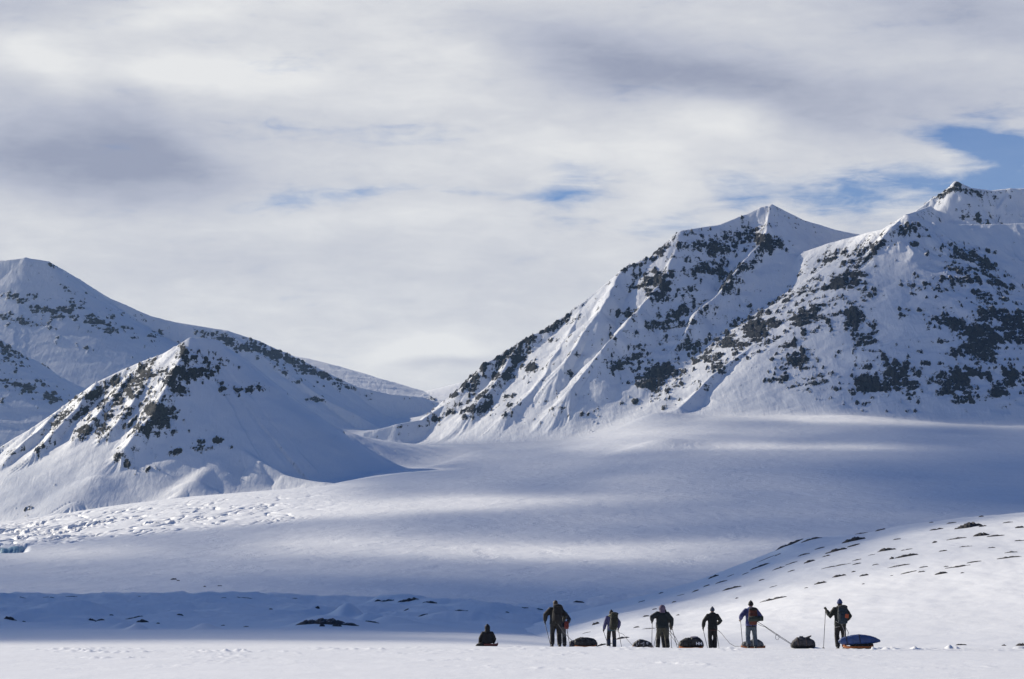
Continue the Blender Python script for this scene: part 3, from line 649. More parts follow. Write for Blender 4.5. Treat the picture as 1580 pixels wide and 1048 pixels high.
# gentle warp so that no cloud edge is a clean ellipse
nw = t.new('ShaderNodeTexNoise'); nw.inputs['Scale'].default_value = 9.0; nw.inputs['Detail'].default_value = 5; nw.inputs['Roughness'].default_value = .5
t.l.new(t.vmul(D, (1, 1, 2.2)), nw.inputs['Vector'])
sw = t.new('ShaderNodeSeparateColor'); t.l.new(nw.outputs['Color'], sw.inputs[0])
azw = t.math('ADD', az, t.math('MULTIPLY', t.math('SUBTRACT', sw.outputs[0], .5), .055))
elw = t.math('ADD', el, t.math('MULTIPLY', t.math('SUBTRACT', sw.outputs[1], .5), .028))
def blob(px, py, rx, ry, ang=0.0, a=azw, e=elw):
    """soft cloud mass at a direction, sizes in photo pixels"""
    a0 = math.atan((px - CX) / F); e0 = math.atan((HOR - py) / F)
    c, s = math.cos(R(ang)), math.sin(R(ang))
    da = t.math('SUBTRACT', a, a0); de = t.math('SUBTRACT', e, e0)
    p = t.math('ADD', t.math('MULTIPLY', da, c * F / rx), t.math('MULTIPLY', de, s * F / rx))
    q = t.math('ADD', t.math('MULTIPLY', da, -s * F / ry), t.math('MULTIPLY', de, c * F / ry))
    r2 = t.math('ADD', t.math('MULTIPLY', p, p), t.math('MULTIPLY', q, q))
    return t.math('EXPONENT', t.math('MULTIPLY', r2, -1.0))
def wsum(base, items):
    v = base
    for wt, b in items: v = t.math('ADD', v, t.math('MULTIPLY', b, wt))
    return v
n_big = t.noise(t.vmul(D, (1, 1, 3.0)), 7.0, 5, .5, .3)
n_mid = t.noise(t.vmul(D, (1, 1, 2.6)), 22.0, 6, .55, .4)
n_str = t.noise(t.vmul(D, (1, 1, 7.0)), 14.0, 6, .55, .2)
cen = lambda n, k: t.math('MULTIPLY', t.math('SUBTRACT', n, .5), k)
n_fin = t.noise(t.vmul(D, (1, 1, 3.0)), 62.0, 6, .6, .5)
n_wsp = t.noise(t.vmul(D, (1, 1, 5.0)), 48.0, 7, .62, 1.2)
# cover: how much blue is hidden
cover = wsum(1.05, [(-1.0, blob(1535, 214, 105, 24, -4)), (-.70, blob(1440, 285, 210, 34, 4)), (-.42, blob(880, 285, 50, 40, 35)), (-.32, blob(440, 322, 150, 20, 5)), (-.26, blob(700, 306, 220, 11, 0)),
                    (-.40, blob(1150, 295, 60, 26, 0)), (-.35, blob(1330, 330, 140, 24, 0)), (-.4, blob(1620, 280, 120, 60, 0)), (-.32, blob(1050, 345, 90, 14, 0)), (-.22, blob(640, 215, 120, 26, 0)), (-.15, blob(420, 105, 80, 26, 10))])
cover = t.math('ADD', cover, t.math('ADD', t.math('ADD', cen(n_mid, .75), cen(n_str, .55)), t.math('ADD', cen(n_wsp, .60), cen(n_fin, .40))))
back = t.smooth(t.math('ABSOLUTE', az), 1.5, 2.2)                                              # unseen cloud bank added behind the viewer to brighten slopes facing the camera
fwd = t.math('SUBTRACT', 1.0, back)
cover = t.math('SUBTRACT', cover, t.math('MULTIPLY', t.math('MULTIPLY', t.smooth(el, 0.225, 0.34), 1.3), fwd))         # the sky clears towards the zenith
cover = t.math('SUBTRACT', cover, t.math('MULTIPLY', t.math('MULTIPLY', t.smooth(el, 0.18, 0.36), 1.3), back))
cover = t.math('SUBTRACT', cover, t.math('MULTIPLY', t.math('MULTIPLY', t.smooth(t.math('ABSOLUTE', az), 0.25, 0.55), 0.9), fwd))
cover = t.smooth(cover, 0.10, 0.95)
cover = t.math('MAXIMUM', cover, t.math('MULTIPLY', t.smooth(el, 0.40, 0.22), 0.27))
# brightness of the cloud where there is cloud
br = wsum(0.70, [(-.50, blob(90, 262, 210, 58, -4)), (-.30, blob(210, 215, 130, 60, -25)), (-.20, blob(60, 170, 160, 40, 0)), (-.22, blob(30, 10, 150, 40, 10)), (.34, blob(280, 128, 200, 34, 6)), (.28, blob(60, 110, 80, 40, -20)), (.16, blob(270, 20, 130, 26, 8)),
                 (.16, blob(670, 70, 130, 50, -10)), (.10, blob(640, 140, 60, 30, 0)), (-.40, blob(950, 85, 190, 50, -2)), (-.26, blob(1150, 130, 260, 60, -12)), (-.18, blob(900, 20, 200, 40, 0)), (-.36, blob(1530, 20, 230, 60, -12)), (-.22, blob(1480, 150, 200, 50, -10)), (-.18, blob(1250, 170, 160, 40, -15)),
                 (.22, blob(1090, 195, 110, 34, -16)), (.18, blob(1010, 265, 60, 60, 20)), (.14, blob(880, 230, 120, 30, 0)), (.10, blob(640, 345, 260, 16, 2)), (.09, blob(330, 470, 160, 24, 4)), (.24, blob(665, 528, 75, 20, 8)), (.14, blob(740, 545, 60, 12, 0)), (-.20, blob(690, 560, 70, 11, 0)), (-.05, blob(400, 400, 400, 40, 0)), (.08, blob(600, 545, 120, 40, 0)), (.08, blob(140, 350, 120, 26, 8)), (-.05, blob(620, 420, 300, 30, 0))])
br = t.math('ADD', br, t.math('ADD', t.math('ADD', cen(n_big, .30), cen(n_fin, .24)), t.math('ADD', cen(n_mid, .30), t.math('ADD', cen(n_str, .16), cen(n_wsp, .10)))))
ccol = t.ramp(br, [(0.15, (0.315, 0.345, 0.450)), (0.42, (0.465, 0.490, 0.580)), (0.68, (0.620, 0.635, 0.680)), (0.92, (0.785, 0.790, 0.795))])
CL = 0.84 / 0.05
csc = t.new('ShaderNodeVectorMath', operation='SCALE'); t.l.new(ccol, csc.inputs[0]); csc.inputs['Scale'].default_value = CL
tint = t.vmul(sky.outputs[0], (0.11, 0.63, 1.30))
t.l.new(t.mix(cover, tint, csc.outputs[0]), bg.inputs['Color'])
w_.cycles.sampling_method = 'MANUAL'; w_.cycles.sample_map_resolution = 1024

# ------------------------------------------------------------------ unseen clouds added on the sunward side, shaped to shade the valley
SURFS = [surf_snow, surf_hill, surf_gl] + [m.surf() for m in (MA, MB, MC, MD, ME)]
HC = 2500.0
def gs(px, py, x, y, sx, sy, ang=0):
    c, s = math.cos(R(ang)), math.sin(R(ang)); dx = px - x; dy = py - y
    return np.exp(-(((dx * c - dy * s) / sx) ** 2 + ((dx * s + dy * c) / sy) ** 2))
def sunlit(px, py, X, Y, which):
    """share of the sun wanted at a spot of the land; the added clouds follow it"""
    near = Y < 650
    edge = np.interp(px, [-300, 0, 150, 250, 330, 450, 640, 760, 860, 957, 1000, 1040, 1100, 1170, 1230, 1270, 1310], [992, 991, 990, 985, 978, 974.5, 977, 980, 977, 963, 952, 935, 908, 885, 860, 838, 770])
    a = sst(-9, 6, py - edge)
    a = np.maximum(a, 0.02 + .10 * sst(.05, .5, fbm(px / 130, py / 8, 3, 911)))
    gl = 0.22 + 0.15 * sst(900, 700, py) * sst(1500, 1000, px) + .06 * sst(1000, 300, px)
    topb = np.interp(px, [-400, 0, 100, 300, 400, 500, 640], [845, 803, 783, 765, 758, 751, 744]); bot = np.interp(px, [-400, 0, 200, 400, 520, 660, 860], [866, 843, 830, 812, 797, 785, 772])
    band = sst(-14, 0, py - topb) * sst(-5, 9, bot - py) * (1 - sst(470, 680, px)) 
    gl = np.maximum(gl, band)
    gl = gl + .9 * gs(px, py, 760, 776, 140, 8, 2) + .75 * gs(px, py, 620, 782, 140, 14, 3) + .8 * gs(px, py, 545, 842, 150, 16) + 1.05 * gs(px, py, 830, 853, 200, 11) + .45 * gs(px, py, 1030, 842, 190, 7, 2) + .55 * gs(px, py, 90, 850, 120, 10, 2) \
        + .65 * gs(px, py, 1140, 688, 160, 5) + .35 * gs(px, py, 1320, 690, 120, 4) + .75 * gs(px, py, 1240, 643, 130, 7, -1.5) + .7 * gs(px, py, 1420, 652, 160, 5, -1.5) + .35 * gs(px, py, 900, 672, 170, 20) + .2 * gs(px, py, 1000, 660, 160, 16) \
        + .9 * gs(px, py, 620, 634, 90, 24) - .17 * gs(px, py, 1500, 745, 330, 60) + .12 * gs(px, py, 1120, 865, 60, 20) + .15 * gs(px, py, 60, 885, 160, 22) - .12 * gs(px, py, 500, 900, 500, 14)
    st_ = fbm(px / 170 + py / 60, py / 30 - px / 700, 5, 901); gl = np.where(band > .6, gl, gl * (1 + .8 * st_) + .08 * st_)
    gl = gl * (1 - .62 * gs(px, py, 620, 715, 150, 34))
    gl = gl * (1 - .75 * sst(885, 922, py) * sst(380, 520, px))
    mA = 0.66 - 0.52 * sst(1120, 1480, px + .35 * (py - 300)) + .35 * gs(px, py, 1170, 335, 60, 30) + .45 * gs(px, py, 1455, 300, 50, 26) + .3 * gs(px, py, 1130, 560, 110, 8, 35) - .3 * gs(px, py, 1480, 560, 150, 90)
    mB = 0.95 - 0.45 * gs(px, py, 90, 760, 150, 34, 12) - 0.3 * gs(px, py, 0, 720, 60, 40) + 0.05 * px / 1580
    mC = 0.42 + .7 * sst(470, 560, px) * sst(30, -5, py - np.interp(px, [400, 500, 600], [526, 573, 608]))
    out = np.where(near, a, gl)
    out = np.where(which == 3, mA, out); out = np.where(which == 4, mB, out); out = np.where((which == 5) | (which == 6), mC, out); out = np.where(which == 7, .95, out)
    return np.clip(out, 0.02, 1)
def blur(a, n):
    for _ in range(n):
        p = np.pad(a, 1, mode='edge')
        a = (p[:-2, 1:-1] + p[2:, 1:-1] + p[1:-1, :-2] + p[1:-1, 2:] + 2 * p[1:-1, 1:-1]) / 6
    return a
SIG = 0.044
fx = SL[0] / SL[2]; fy = SL[1] / SL[2]
zmin = min(float(s.Z.min()) for s in SURFS); zmax = max(float(s.Z.max()) for s in SURFS)
def shade_cloud_bank(HC, cxs, cys, near):
    """closed unseen sheet of cloud, thickness shaped to pass the wanted sun to each spot"""
    CXg, CYg = np.meshgrid(cxs, cys)
    hitZ = np.zeros(CXg.shape); which = np.full(CXg.shape, -1); open_ = np.ones(CXg.shape, bool)
    zs = np.arange(40, -6, -1.0) if near else np.concatenate([np.arange(1000, 200, -10.0), np.arange(200, 40, -5.0), np.arange(40, -6, -1.0)])
    S_ = SURFS[:2] if near else SURFS
    for z in zs:
        x = CXg - fx * (HC - z); y = CYg - fy * (HC - z)
        for k, s in enumerate(S_):
            hm = open_ & (s.h(x, y) >= z)
            if hm.any(): hitZ[hm] = z; which[hm] = k; open_ &= ~hm
    lo_ = hitZ.copy(); hi_ = hitZ + 10.0
    for _ in range(7):
        z = .5 * (lo_ + hi_); x = CXg - fx * (HC - z); y = CYg - fy * (HC - z)
        top_ = np.full(CXg.shape, -1e4)
        for s in S_: top_ = np.maximum(top_, s.h(x, y))
        up_ = top_ >= z; lo_ = np.where(up_, z, lo_); hi_ = np.where(up_, hi_, z)
    gz = np.where(open_, 0, lo_); gx = CXg - fx * (HC - gz); gy = CYg - fy * (HC - gz)
    ppx, ppy = project(gx, np.maximum(gy, 30), gz)
    T = sunlit(ppx, ppy, gx, gy, which)
    if near: T = np.where((gy < 120) | (gy > 650), 1.0, T)
    else: T = np.where(gy < 650, 1.0, T) * (1 + 0.10 * fbm(CXg / 300, CYg / 300, 4, 700))
    T = blur(np.clip(T, 0.02, 1), 1)
    thick = -np.log(T) * SL[2] / SIG
    rim = np.minimum(np.minimum(CXg - cxs[0], cxs[-1] - CXg), np.minimum(CYg - cys[0], cys[-1] - CYg))
    thick = thick * sst(0, 20 if near else 200, rim)
    caz = np.degrees(np.arctan2(CXg, CYg)); cel = np.degrees(np.arctan2(HC, np.hypot(CXg, CYg)))
    thick = thick * np.maximum(sst(-12.5, -15, caz), sst(13.5, 15.5, cel))
    nr, nc = CXg.shape
    lo = HC - 0.35 * thick; hi = HC + 0.65 * thick + 0.05
    co = np.concatenate([np.stack([CXg, CYg, hi], -1).reshape(-1, 3), np.stack([CXg, CYg, lo], -1).reshape(-1, 3)]).astype(np.float32)
    idx = np.arange(nr * nc).reshape(nr, nc)
    tp = np.stack([idx[:-1, :-1], idx[:-1, 1:], idx[1:, 1:], idx[1:, :-1]], -1).reshape(-1, 4)
    loop = np.concatenate([idx[0, :], idx[1:, -1], idx[-1, -2::-1], idx[-2:0:-1, 0]]); nx = np.roll(loop, -1)
    q = np.concatenate([tp, tp[:, ::-1] + nr * nc, np.stack([loop, loop + nr * nc, nx + nr * nc, nx], -1)])
    me = bpy.data.meshes.new('cloud')
    me.vertices.add(len(co)); me.vertices.foreach_set('co', co.ravel())
    me.loops.add(len(q) * 4); me.loops.foreach_set('vertex_index', q.ravel().astype(np.int32))
    me.polygons.add(len(q)); me.polygons.foreach_set('loop_start', np.arange(0, len(q) * 4, 4, dtype=np.int32))
    me.update(calc_edges=True)
    return me
mc = bpy.data.materials.new('shade_cloud_vapour'); mc.use_nodes = True
tt = NT(mc.node_tree); tt.n.remove(tt.n['Principled BSDF'])
pv = tt.new('ShaderNodeVolumePrincipled'); pv.inputs['Color'].default_value = (.9, .92, .95, 1); pv.inputs['Density'].default_value = SIG; pv.inputs['Anisotropy'].default_value = 0.3
tt.l.new(pv.outputs[0], tt.n['Material Output'].inputs['Volume'])
HL = max(zmax + 60, 900)
cl = link('cloud', shade_cloud_bank(HC, np.arange(-5900, -2300, 18.0), np.arange(3300, 11900, 30.0), False), mc); tag(cl, 'unseen high bank of cloud added to shade the glacier and mountains', None, None, 'structure')
cl = link('cloud', shade_cloud_bank(HL, np.arange(fx * HL - 190, fx * HL + 110, 3.0), np.arange(fy * HL + 60, fy * HL + 800, 4.0), True), mc); tag(cl, 'unseen low cloud added to shade the moraine and hill', None, None, 'structure')

# ------------------------------------------------------------------ air
def box_mesh(name, x0, x1, y0, y1, z0_, z1_):
    bm = bmesh.new()
    v = [bm.verts.new((x, y, z)) for z in (z0_, z1_) for x, y in ((x0, y0), (x1, y0), (x1, y1), (x0, y1))]
    for f in ((3, 2, 1, 0), (4, 5, 6, 7), (0, 1, 5, 4), (1, 2, 6, 5), (2, 3, 7, 6), (3, 0, 4, 7)): bm.faces.new([v[i] for i in f])
    me = bpy.data.meshes.new(name); bm.to_mesh(me); bm.free(); return me
mh = bpy.data.materials.new('haze_air'); mh.use_nodes = True
tt = NT(mh.node_tree); tt.n.remove(tt.n['Principled BSDF'])
pv = tt.new('ShaderNodeVolumePrincipled'); pv.inputs['Color'].default_value = (.50, .76, 1.0, 1); pv.inputs['Density'].default_value = 1.5e-5
tt.l.new(pv.outputs[0], tt.n['Material Output'].inputs['Volume'])
HAZE = True
if HAZE:
    hz = link('haze', box_mesh('haze', -2600, 2600, -40, 7700, zmin - 1, zmax + 12), mh); tag(hz, None, None, None, 'stuff')
sc.cycles.use_denoising = True
sc.cycles.denoiser = 'OPENIMAGEDENOISE'
sc.cycles.max_bounces = 6; sc.cycles.diffuse_bounces = 3; sc.cycles.volume_bounces = 1
sc.cycles.volume_step_rate = 4
# ------------------------------------------------------------------ rocks standing out of the near snow
M_rock, t, b = material('dark_rock')
pos = t.new('ShaderNodeNewGeometry').outputs['Position']
nrm = t.new('ShaderNodeSeparateXYZ'); t.l.new(t.new('ShaderNodeNewGeometry').outputs['Normal'], nrm.inputs[0])
rc = t.ramp(t.noise(pos, 6.0, 5, .65), [(.25, (0.010, 0.010, 0.013)), (.75, (0.055, 0.048, 0.046))])
sf = t.smooth(t.math('ADD', nrm.outputs[2], t.math('MULTIPLY', t.math('SUBTRACT', t.noise(pos, 3.0, 4, .6), .5), 1.1)), 1.0, 1.12)
t.put(b.inputs['Base Color'], t.mix(sf, rc, SNOW)); b.inputs['Roughness'].default_value = .85
t.put(b.inputs['Normal'], t.bump(t.noise(pos, 9.0, 4, .6), .6, .06))

def rock_outcrop(surf, px, py, ln, h, label, group, seed, lo=None, hi=None, face=0.9):
    X0, Y0, _ = surf.hit(px, py + 0.5, lo, hi)
    k = Y0 / F
    L = ln * k * 1.25; H = h * k * .85; W = max(L * 0.30, H * 2.2)
    n, m_ = max(8, int(ln * 0.7)), 7
    bm = bmesh.new(); rows_ = []
    s = np.linspace(-.5, .5, n)
    env = np.clip((1 - (2 * np.abs(s)) ** 2.4), 0, 1) * (0.55 + 0.75 * np.clip(fbm(s * 5 + seed * 1.7, s * 0 + seed, 3, seed % 50) + .35, 0, 1))
    off = 0.25 * L * fbm(s * 2.3 + seed, s * 0 + .3, 2, 11)
    q = np.linspace(-1, 1, m_)
    for i in range(n):
        row = []
        for j in range(m_):
            prof = (1 - abs(q[j]) ** 1.6) * (1.0 if q[j] < .1 else .8)
            jit = 0.22 * float(perlin(np.array(s[i] * ln * .6 + seed), np.array(q[j] * 2.2 + seed * .37), 3))
            x = X0 + s[i] * L; y = Y0 + off[i] * .3 + q[j] * W * (0.35 + .65 * env[i])
            z = float(surf.h(np.array([x]), np.array([y]))[0]) + H * env[i] * (prof + jit) * 1.0 - (0.10 * H + .02 if abs(q[j]) > .95 or i in (0, n - 1) else 0)
            row.append(bm.verts.new((x - X0, y - Y0, z)))
        rows_.append(row)
    for i in range(n - 1):
        for j in range(m_ - 1): bm.faces.new((rows_[i][j], rows_[i + 1][j], rows_[i + 1][j + 1], rows_[i][j + 1]))
    zc = float(surf.h(np.array([X0]), np.array([Y0]))[0])
    for v in bm.verts: v.co.z -= zc
    me = bpy.data.meshes.new('rock_outcrop'); bm.to_mesh(me); bm.free()
    o = link('rock_outcrop', me, M_rock, None, (X0, Y0, zc))
    tag(o, label, 'rock', group)

hill_rocks = [(1218, 841, 42, 9), (1252, 832, 26, 6), (1165, 859, 15, 4), (1127, 875, 18, 3), (1101, 890, 22, 4), (1127, 888, 16, 2), (1113, 898, 18, 2), (1090, 904, 14, 3), (1129, 908, 24, 3), (1173, 874, 26, 4), (1182, 862, 20, 2), (1201, 877, 14, 3),
  (1221, 869, 24, 3), (1249, 867, 18, 4), (1221, 881, 14, 2), (1175, 895, 8, 3), (1193, 905, 12, 2), (1137, 923, 7, 3), (1193, 925, 32, 5), (1266, 900, 20, 4), (1244, 907, 6, 2), (1295, 889, 16, 4), (1333, 888, 16, 4), (1317, 882, 6, 2), (1290, 873, 34, 2), (1322, 864, 10, 3), (1322, 870, 14, 2),
  (1351, 871, 14, 2), (1376, 862, 10, 4), (1399, 858, 26, 5), (1387, 873, 24, 3), (1402, 883, 20, 2), (1425, 875, 12, 3), (1422, 882, 8, 2), (1290, 850, 30, 5), (1317, 842, 26, 3), (1317, 834, 28, 6), (1330, 823, 16, 3), (1358, 818, 16, 3), (1368, 849, 38, 6), (1399, 848, 22, 3), (1384, 832, 16, 2), (1445, 817, 26, 4),
  (1442, 837, 8, 3), (1437, 806, 10, 2), (1468, 807, 14, 2), (1494, 813, 30, 8), (1516, 812, 14, 3), (1514, 826, 24, 5), (1536, 827, 18, 5), (1476, 831, 36, 4), (1514, 797, 10, 3), (1555, 806, 14, 3), (1573, 814, 20, 5), (1557, 860, 36, 3), (1560, 852, 14, 2), (1573, 834, 14, 2), (1478, 874, 30, 4), (1452, 885, 14, 4),
  (1503, 867, 16, 2), (1460, 874, 8, 2), (1485, 884, 8, 2), (1332, 901, 6, 3), (1376, 888, 6, 2), (1483, 995, 18, 5), (1575, 996, 22, 8), (1549, 996, 10, 3), (919, 963, 16, 4), (982, 968, 9, 4), (1002, 970, 26, 2), (905, 976, 14, 2), (960, 985, 16, 3), (927, 996, 18, 4), (942, 993, 8, 3), (970, 905, 8, 2), (990, 928, 8, 3), (1040, 929, 10, 2), (1020, 915, 7, 3),
  (1050, 918, 12, 2), (1068, 897, 12, 2), (997, 951, 8, 3), (1073, 912, 14, 3), (1010, 940, 10, 2), (1046, 949, 5, 2), (1150, 885, 12, 2), (1240, 856, 14, 2), (1265, 846, 12, 2), (1275, 858, 10, 2), (1200, 856, 12, 2), (1345, 856, 12, 2), (1455, 850, 18, 3), (1530, 845, 14, 2), (1490, 843, 14, 2)]
for i, (x, y, l, h) in enumerate(hill_rocks):
    if y > 990 and x > 1400: lab = 'dark rock breaking the snow at the foot of the hill beside the tracks' if l > 12 else 'small dark rock by the tracks at the hill foot'
    elif x < 1060 and y > 940: lab = 'dark sliver of rock in the sunlit snow among the skiers'
    elif x < 1060: lab = 'small dark rock on the low shaded end of the hill'
    elif l > 38 and x < 1230: lab = 'largest dark rock knob on the shaded hill crest'
    elif l > 24 and h >= 5 and x < 1260: lab = 'dark rock ledge beside the knob on the hill crest' if y < 850 else 'lone wide dark rock low on the sunlit hill above the skiers'
    elif h >= 8: lab = 'thick dark rock with a tall edge high on the sunlit hill'
    elif x < 1260 and y < 915: lab = 'thin dark rock strip on the shaded flank of the hill' if l > 15 else 'small dark rock on the shaded flank of the hill'
    elif l >= 24: lab = 'long thin dark rock strip on the upper sunlit hillside'
    elif h >= 4: lab = 'short stout dark rock on the upper sunlit hillside'
    else: lab = 'small flat dark rock on the upper sunlit hillside'
    rock_outcrop(surf_hill, x, y, l * rng.uniform(.65, 1.35), h * rng.uniform(.5, 1.25), lab, 'dark rocks poking out of the snowy hill', 300 + i, 117, 420)

mor_rocks = [(16, 956, 17, 6), (142, 957, 10, 4), (154, 957, 14, 3), (172, 949, 6, 2), (207, 953, 24, 2), (220, 960, 17, 6), (244, 962, 5, 3), (344, 965, 6, 2), (278, 949, 10, 3), (505, 961, 80, 9), (574, 960, 20, 3), (583, 927, 9, 3), (598, 927, 18, 3), (630, 927, 28, 5), (663, 930, 20, 4), (627, 941, 8, 2), (653, 949, 14, 2),
  (490, 938, 6, 4), (418, 940, 6, 2), (711, 942, 20, 2), (808, 938, 14, 2), (851, 928, 14, 2), (893, 929, 16, 3), (783, 945, 6, 2), (35, 922, 10, 1), (75, 921, 16, 1), (110, 920, 16, 1), (215, 920, 5, 1), (345, 922, 8, 1), (378, 922, 22, 1), (455, 923, 8, 1), (37, 959, 5, 2), (380, 967, 8, 2), (520, 966, 14, 5), (497, 966, 8, 5), (833, 940, 10, 2), (940, 915, 12, 2)]
for i, (x, y, l, h) in enumerate(mor_rocks):
    if l > 60: lab = 'longest black rock ridge in the shaded snow behind the plain'
    elif y < 924: lab = 'hair thin dark rock line on the snow crest below the glacier'
    elif h >= 5 and x < 100: lab = 'black pointed rock at the far left of the shaded moraine'
    elif h >= 5 and x < 300: lab = 'black slanting rock beside the small snow cone in the shade'
    elif 560 < x < 700 and y < 935: lab = 'dark rock capping a row of small snow mounds'
    elif x > 700: lab = 'dark rock sliver where the shaded moraine meets the hill'
    else: lab = 'small dark rock in the blue shaded moraine snow'
    rock_outcrop(surf_snow, x, y, l, h, lab, 'dark rocks in the shaded moraine', 500 + i, 150, 800)
for i, (x, y, l, h) in enumerate([(268, 894, 9, 3), (275, 896, 5, 2), (339, 904, 7, 2), (316, 905, 4, 2)]):
    rock_outcrop(surf_gl, x, y, l, h, 'tiny dark rock alone on the smooth glacier snow', 'rocks on the glacier', 700 + i, 650, 1500)

# ------------------------------------------------------------------ shape tools for people and gear
def frame_of(d, up=Vector((0, 0, 1))):
    d = d.normalized(); a = up.cross(d)
    if a.length < 1e-4: a = Vector((1, 0, 0)).cross(d)
    a.normalize(); return a, d.cross(a)

def add_tube(bm, pts, rad, seg=10, cap=True, axis=None):
    """swept tube through pts; rad: one number or (ra, rb) per point; axis = direction ra is measured along"""
    pts = [Vector(p) for p in pts]; rings = []
    for i, p in enumerate(pts):
        d = (pts[min(i + 1, len(pts) - 1)] - pts[max(i - 1, 0)])
        if axis is not None: a, c = frame_of(d, Vector(axis))
        elif i == 0: a, c = frame_of(d, Vector((0, 0, 1)) if abs(d.normalized().z) < .8 else Vector((1, 0, 0)))
        else:
            dn = d.normalized(); a = a - a.dot(dn) * dn; a.normalize(); c = dn.cross(a)
        r = rad[i] if isinstance(rad, list) else rad
        ra, rb = r if isinstance(r, (list, tuple)) else (r, r)
        if axis is not None: ra, rb = rb, ra
        rings.append([bm.verts.new(p + a * ra * math.cos(2 * math.pi * k / seg) + c * rb * math.sin(2 * math.pi * k / seg)) for k in range(seg)])
    for r0, r1 in zip(rings[:-1], rings[1:]):
        for k in range(seg): bm.faces.new((r0[k], r0[(k + 1) % seg], r1[(k + 1) % seg], r1[k]))
    if cap:
        bm.faces.new(rings[0][::-1]); bm.faces.new(rings[-1])

def add_ell(bm, c, r, rot=None, seg=14, rings=9):
    M = Matrix.Translation(Vector(c)) @ (rot.to_matrix().to_4x4() if rot else Matrix.Identity(4)) @ Matrix.Diagonal((r[0], r[1], r[2], 1))
    bmesh.ops.create_uvsphere(bm, u_segments=seg, v_segments=rings, radius=1.0, matrix=M)

def add_box(bm, c, s, rot=None, bevel=0.0):
    M = Matrix.Translation(Vector(c)) @ (rot.to_matrix().to_4x4() if rot else Matrix.Identity(4)) @ Matrix.Diagonal((s[0], s[1], s[2], 1))
    g = bmesh.ops.create_cube(bm, size=1.0, matrix=M)
    if bevel: bmesh.ops.bevel(bm, geom=list({e for v in g['verts'] for e in v.link_edges}), offset=bevel, segments=2, affect='EDGES', profile=.6)

def finish(name, bm, mat, parent=None, smooth=True, voxel=None, relax=0, disp=None):
    bmesh.ops.recalc_face_normals(bm, faces=bm.faces)
    me = bpy.data.meshes.new(name); bm.to_mesh(me); bm.free()
    if voxel:
        o = bpy.data.objects.new('fuse', me); COL.objects.link(o)
        md = o.modifiers.new('r', 'REMESH'); md.mode = 'VOXEL'; md.voxel_size = voxel
        if relax:
            ms = o.modifiers.new('s', 'SMOOTH'); ms.factor = .5; ms.iterations = relax
        dg = bpy.context.evaluated_depsgraph_get(); dg.update()
        m2 = bpy.data.meshes.new_from_object(o.evaluated_get(dg))
        bpy.data.objects.remove(o); bpy.data.meshes.remove(me); me = m2; me.name = name
    if disp:
        amp_, fr_ = disp; nv = len(me.vertices); co = np.zeros(nv * 3, np.float32); me.vertices.foreach_get('co', co); co = co.reshape(-1, 3)
        no = np.zeros(nv * 3, np.float32); me.vertex_normals.foreach_get('vector', no); no = no.reshape(-1, 3)
        n_ = ridged(co[:, 0] * fr_ + co[:, 2] * fr_ * .6, co[:, 1] * fr_ + co[:, 2] * fr_, 3, 5) - .2
        co = co + no * (amp_ * n_)[:, None]; me.vertices.foreach_set('co', co.ravel().astype(np.float32)); me.update()
    me.materials.clear(); me.materials.append(mat)
    if smooth: me.polygons.foreach_set('use_smooth', np.ones(len(me.polygons), bool))
    return link(name, me, None, parent)

MATS = {}
def cloth(name, col, rough=.8, var=.35, scale=14.0):
    if name in MATS: return MATS[name]
    m, t, b = material(name)
    tc_ = t.new('ShaderNodeTexCoord').outputs['Object']
    n = t.noise(tc_, scale, 4, .6)
    t.put(b.inputs['Base Color'], t.ramp(n, [(.3, tuple(c * (1 - var) for c in col)), (.7, tuple(min(1, c * (1 + var)) for c in col))]))
    b.inputs['Roughness'].default_value = rough
    t.put(b.inputs['Normal'], t.bump(t.noise(tc_, scale * 1.6, 4, .6), .45, .02))
    MATS[name] = m; return m
def plain(name, col, rough=.5, metal=0.0):
    if name in MATS: return MATS[name]
    m, t, b = material(name)
    tc_ = t.new('ShaderNodeTexCoord').outputs['Object']
    t.put(b.inputs['Base Color'], t.ramp(t.noise(tc_, 9.0, 3, .5), [(.3, tuple(c * .85 for c in col)), (.7, col)]))
    b.inputs['Roughness'].default_value = rough; b.inputs['Metallic'].default_value = metal
    MATS[name] = m; return m

SKIN = plain('skin', (.42, .25, .18), .55)
BLACK = cloth('black_fabric', (.005, .005, .007)); NAVY = cloth('navy_fabric', (.009, .013, .030)); HAIR = cloth('brown_hair', (.035, .022, .014), .7)
GLOVE = cloth('dark_glove', (.012, .013, .016)); BOOT = cloth('dark_boot', (.007, .008, .011), .6)
ALU = plain('pole_metal', (.10, .10, .11), .4, .6); GRIP = plain('pole_grip', (.012, .012, .013), .7)
ORANGE = plain('orange_plastic', (.50, .15, .032), .45); ROPE = plain('grey_rope', (.055, .055, .06), .9)

def spot(px, Y, py=965):
    dy = F * CT - (CY - py) * ST
    x = (px - CX) * Y / dy
    return Vector((x, Y, float(surf_snow.h(np.array([x]), np.array([float(Y)]))[0])))

def ik(a, c, l1, l2, hint):
    """middle joint of a two bone limb from a to c bending towards hint"""
    d = c - a; n = d.length
    if n > (l1 + l2) * .999: c = a + d * ((l1 + l2) * .999 / n); d = c - a; n = d.length
    x = (l1 * l1 - l2 * l2 + n * n) / (2 * n); h = math.sqrt(max(l1 * l1 - x * x, 0))
    u = d.normalized(); p = (hint - hint.dot(u) * u)
    p = p.normalized() if p.length > 1e-5 else Vector((0, 1, 0))
    return a + u * x + p * h, c

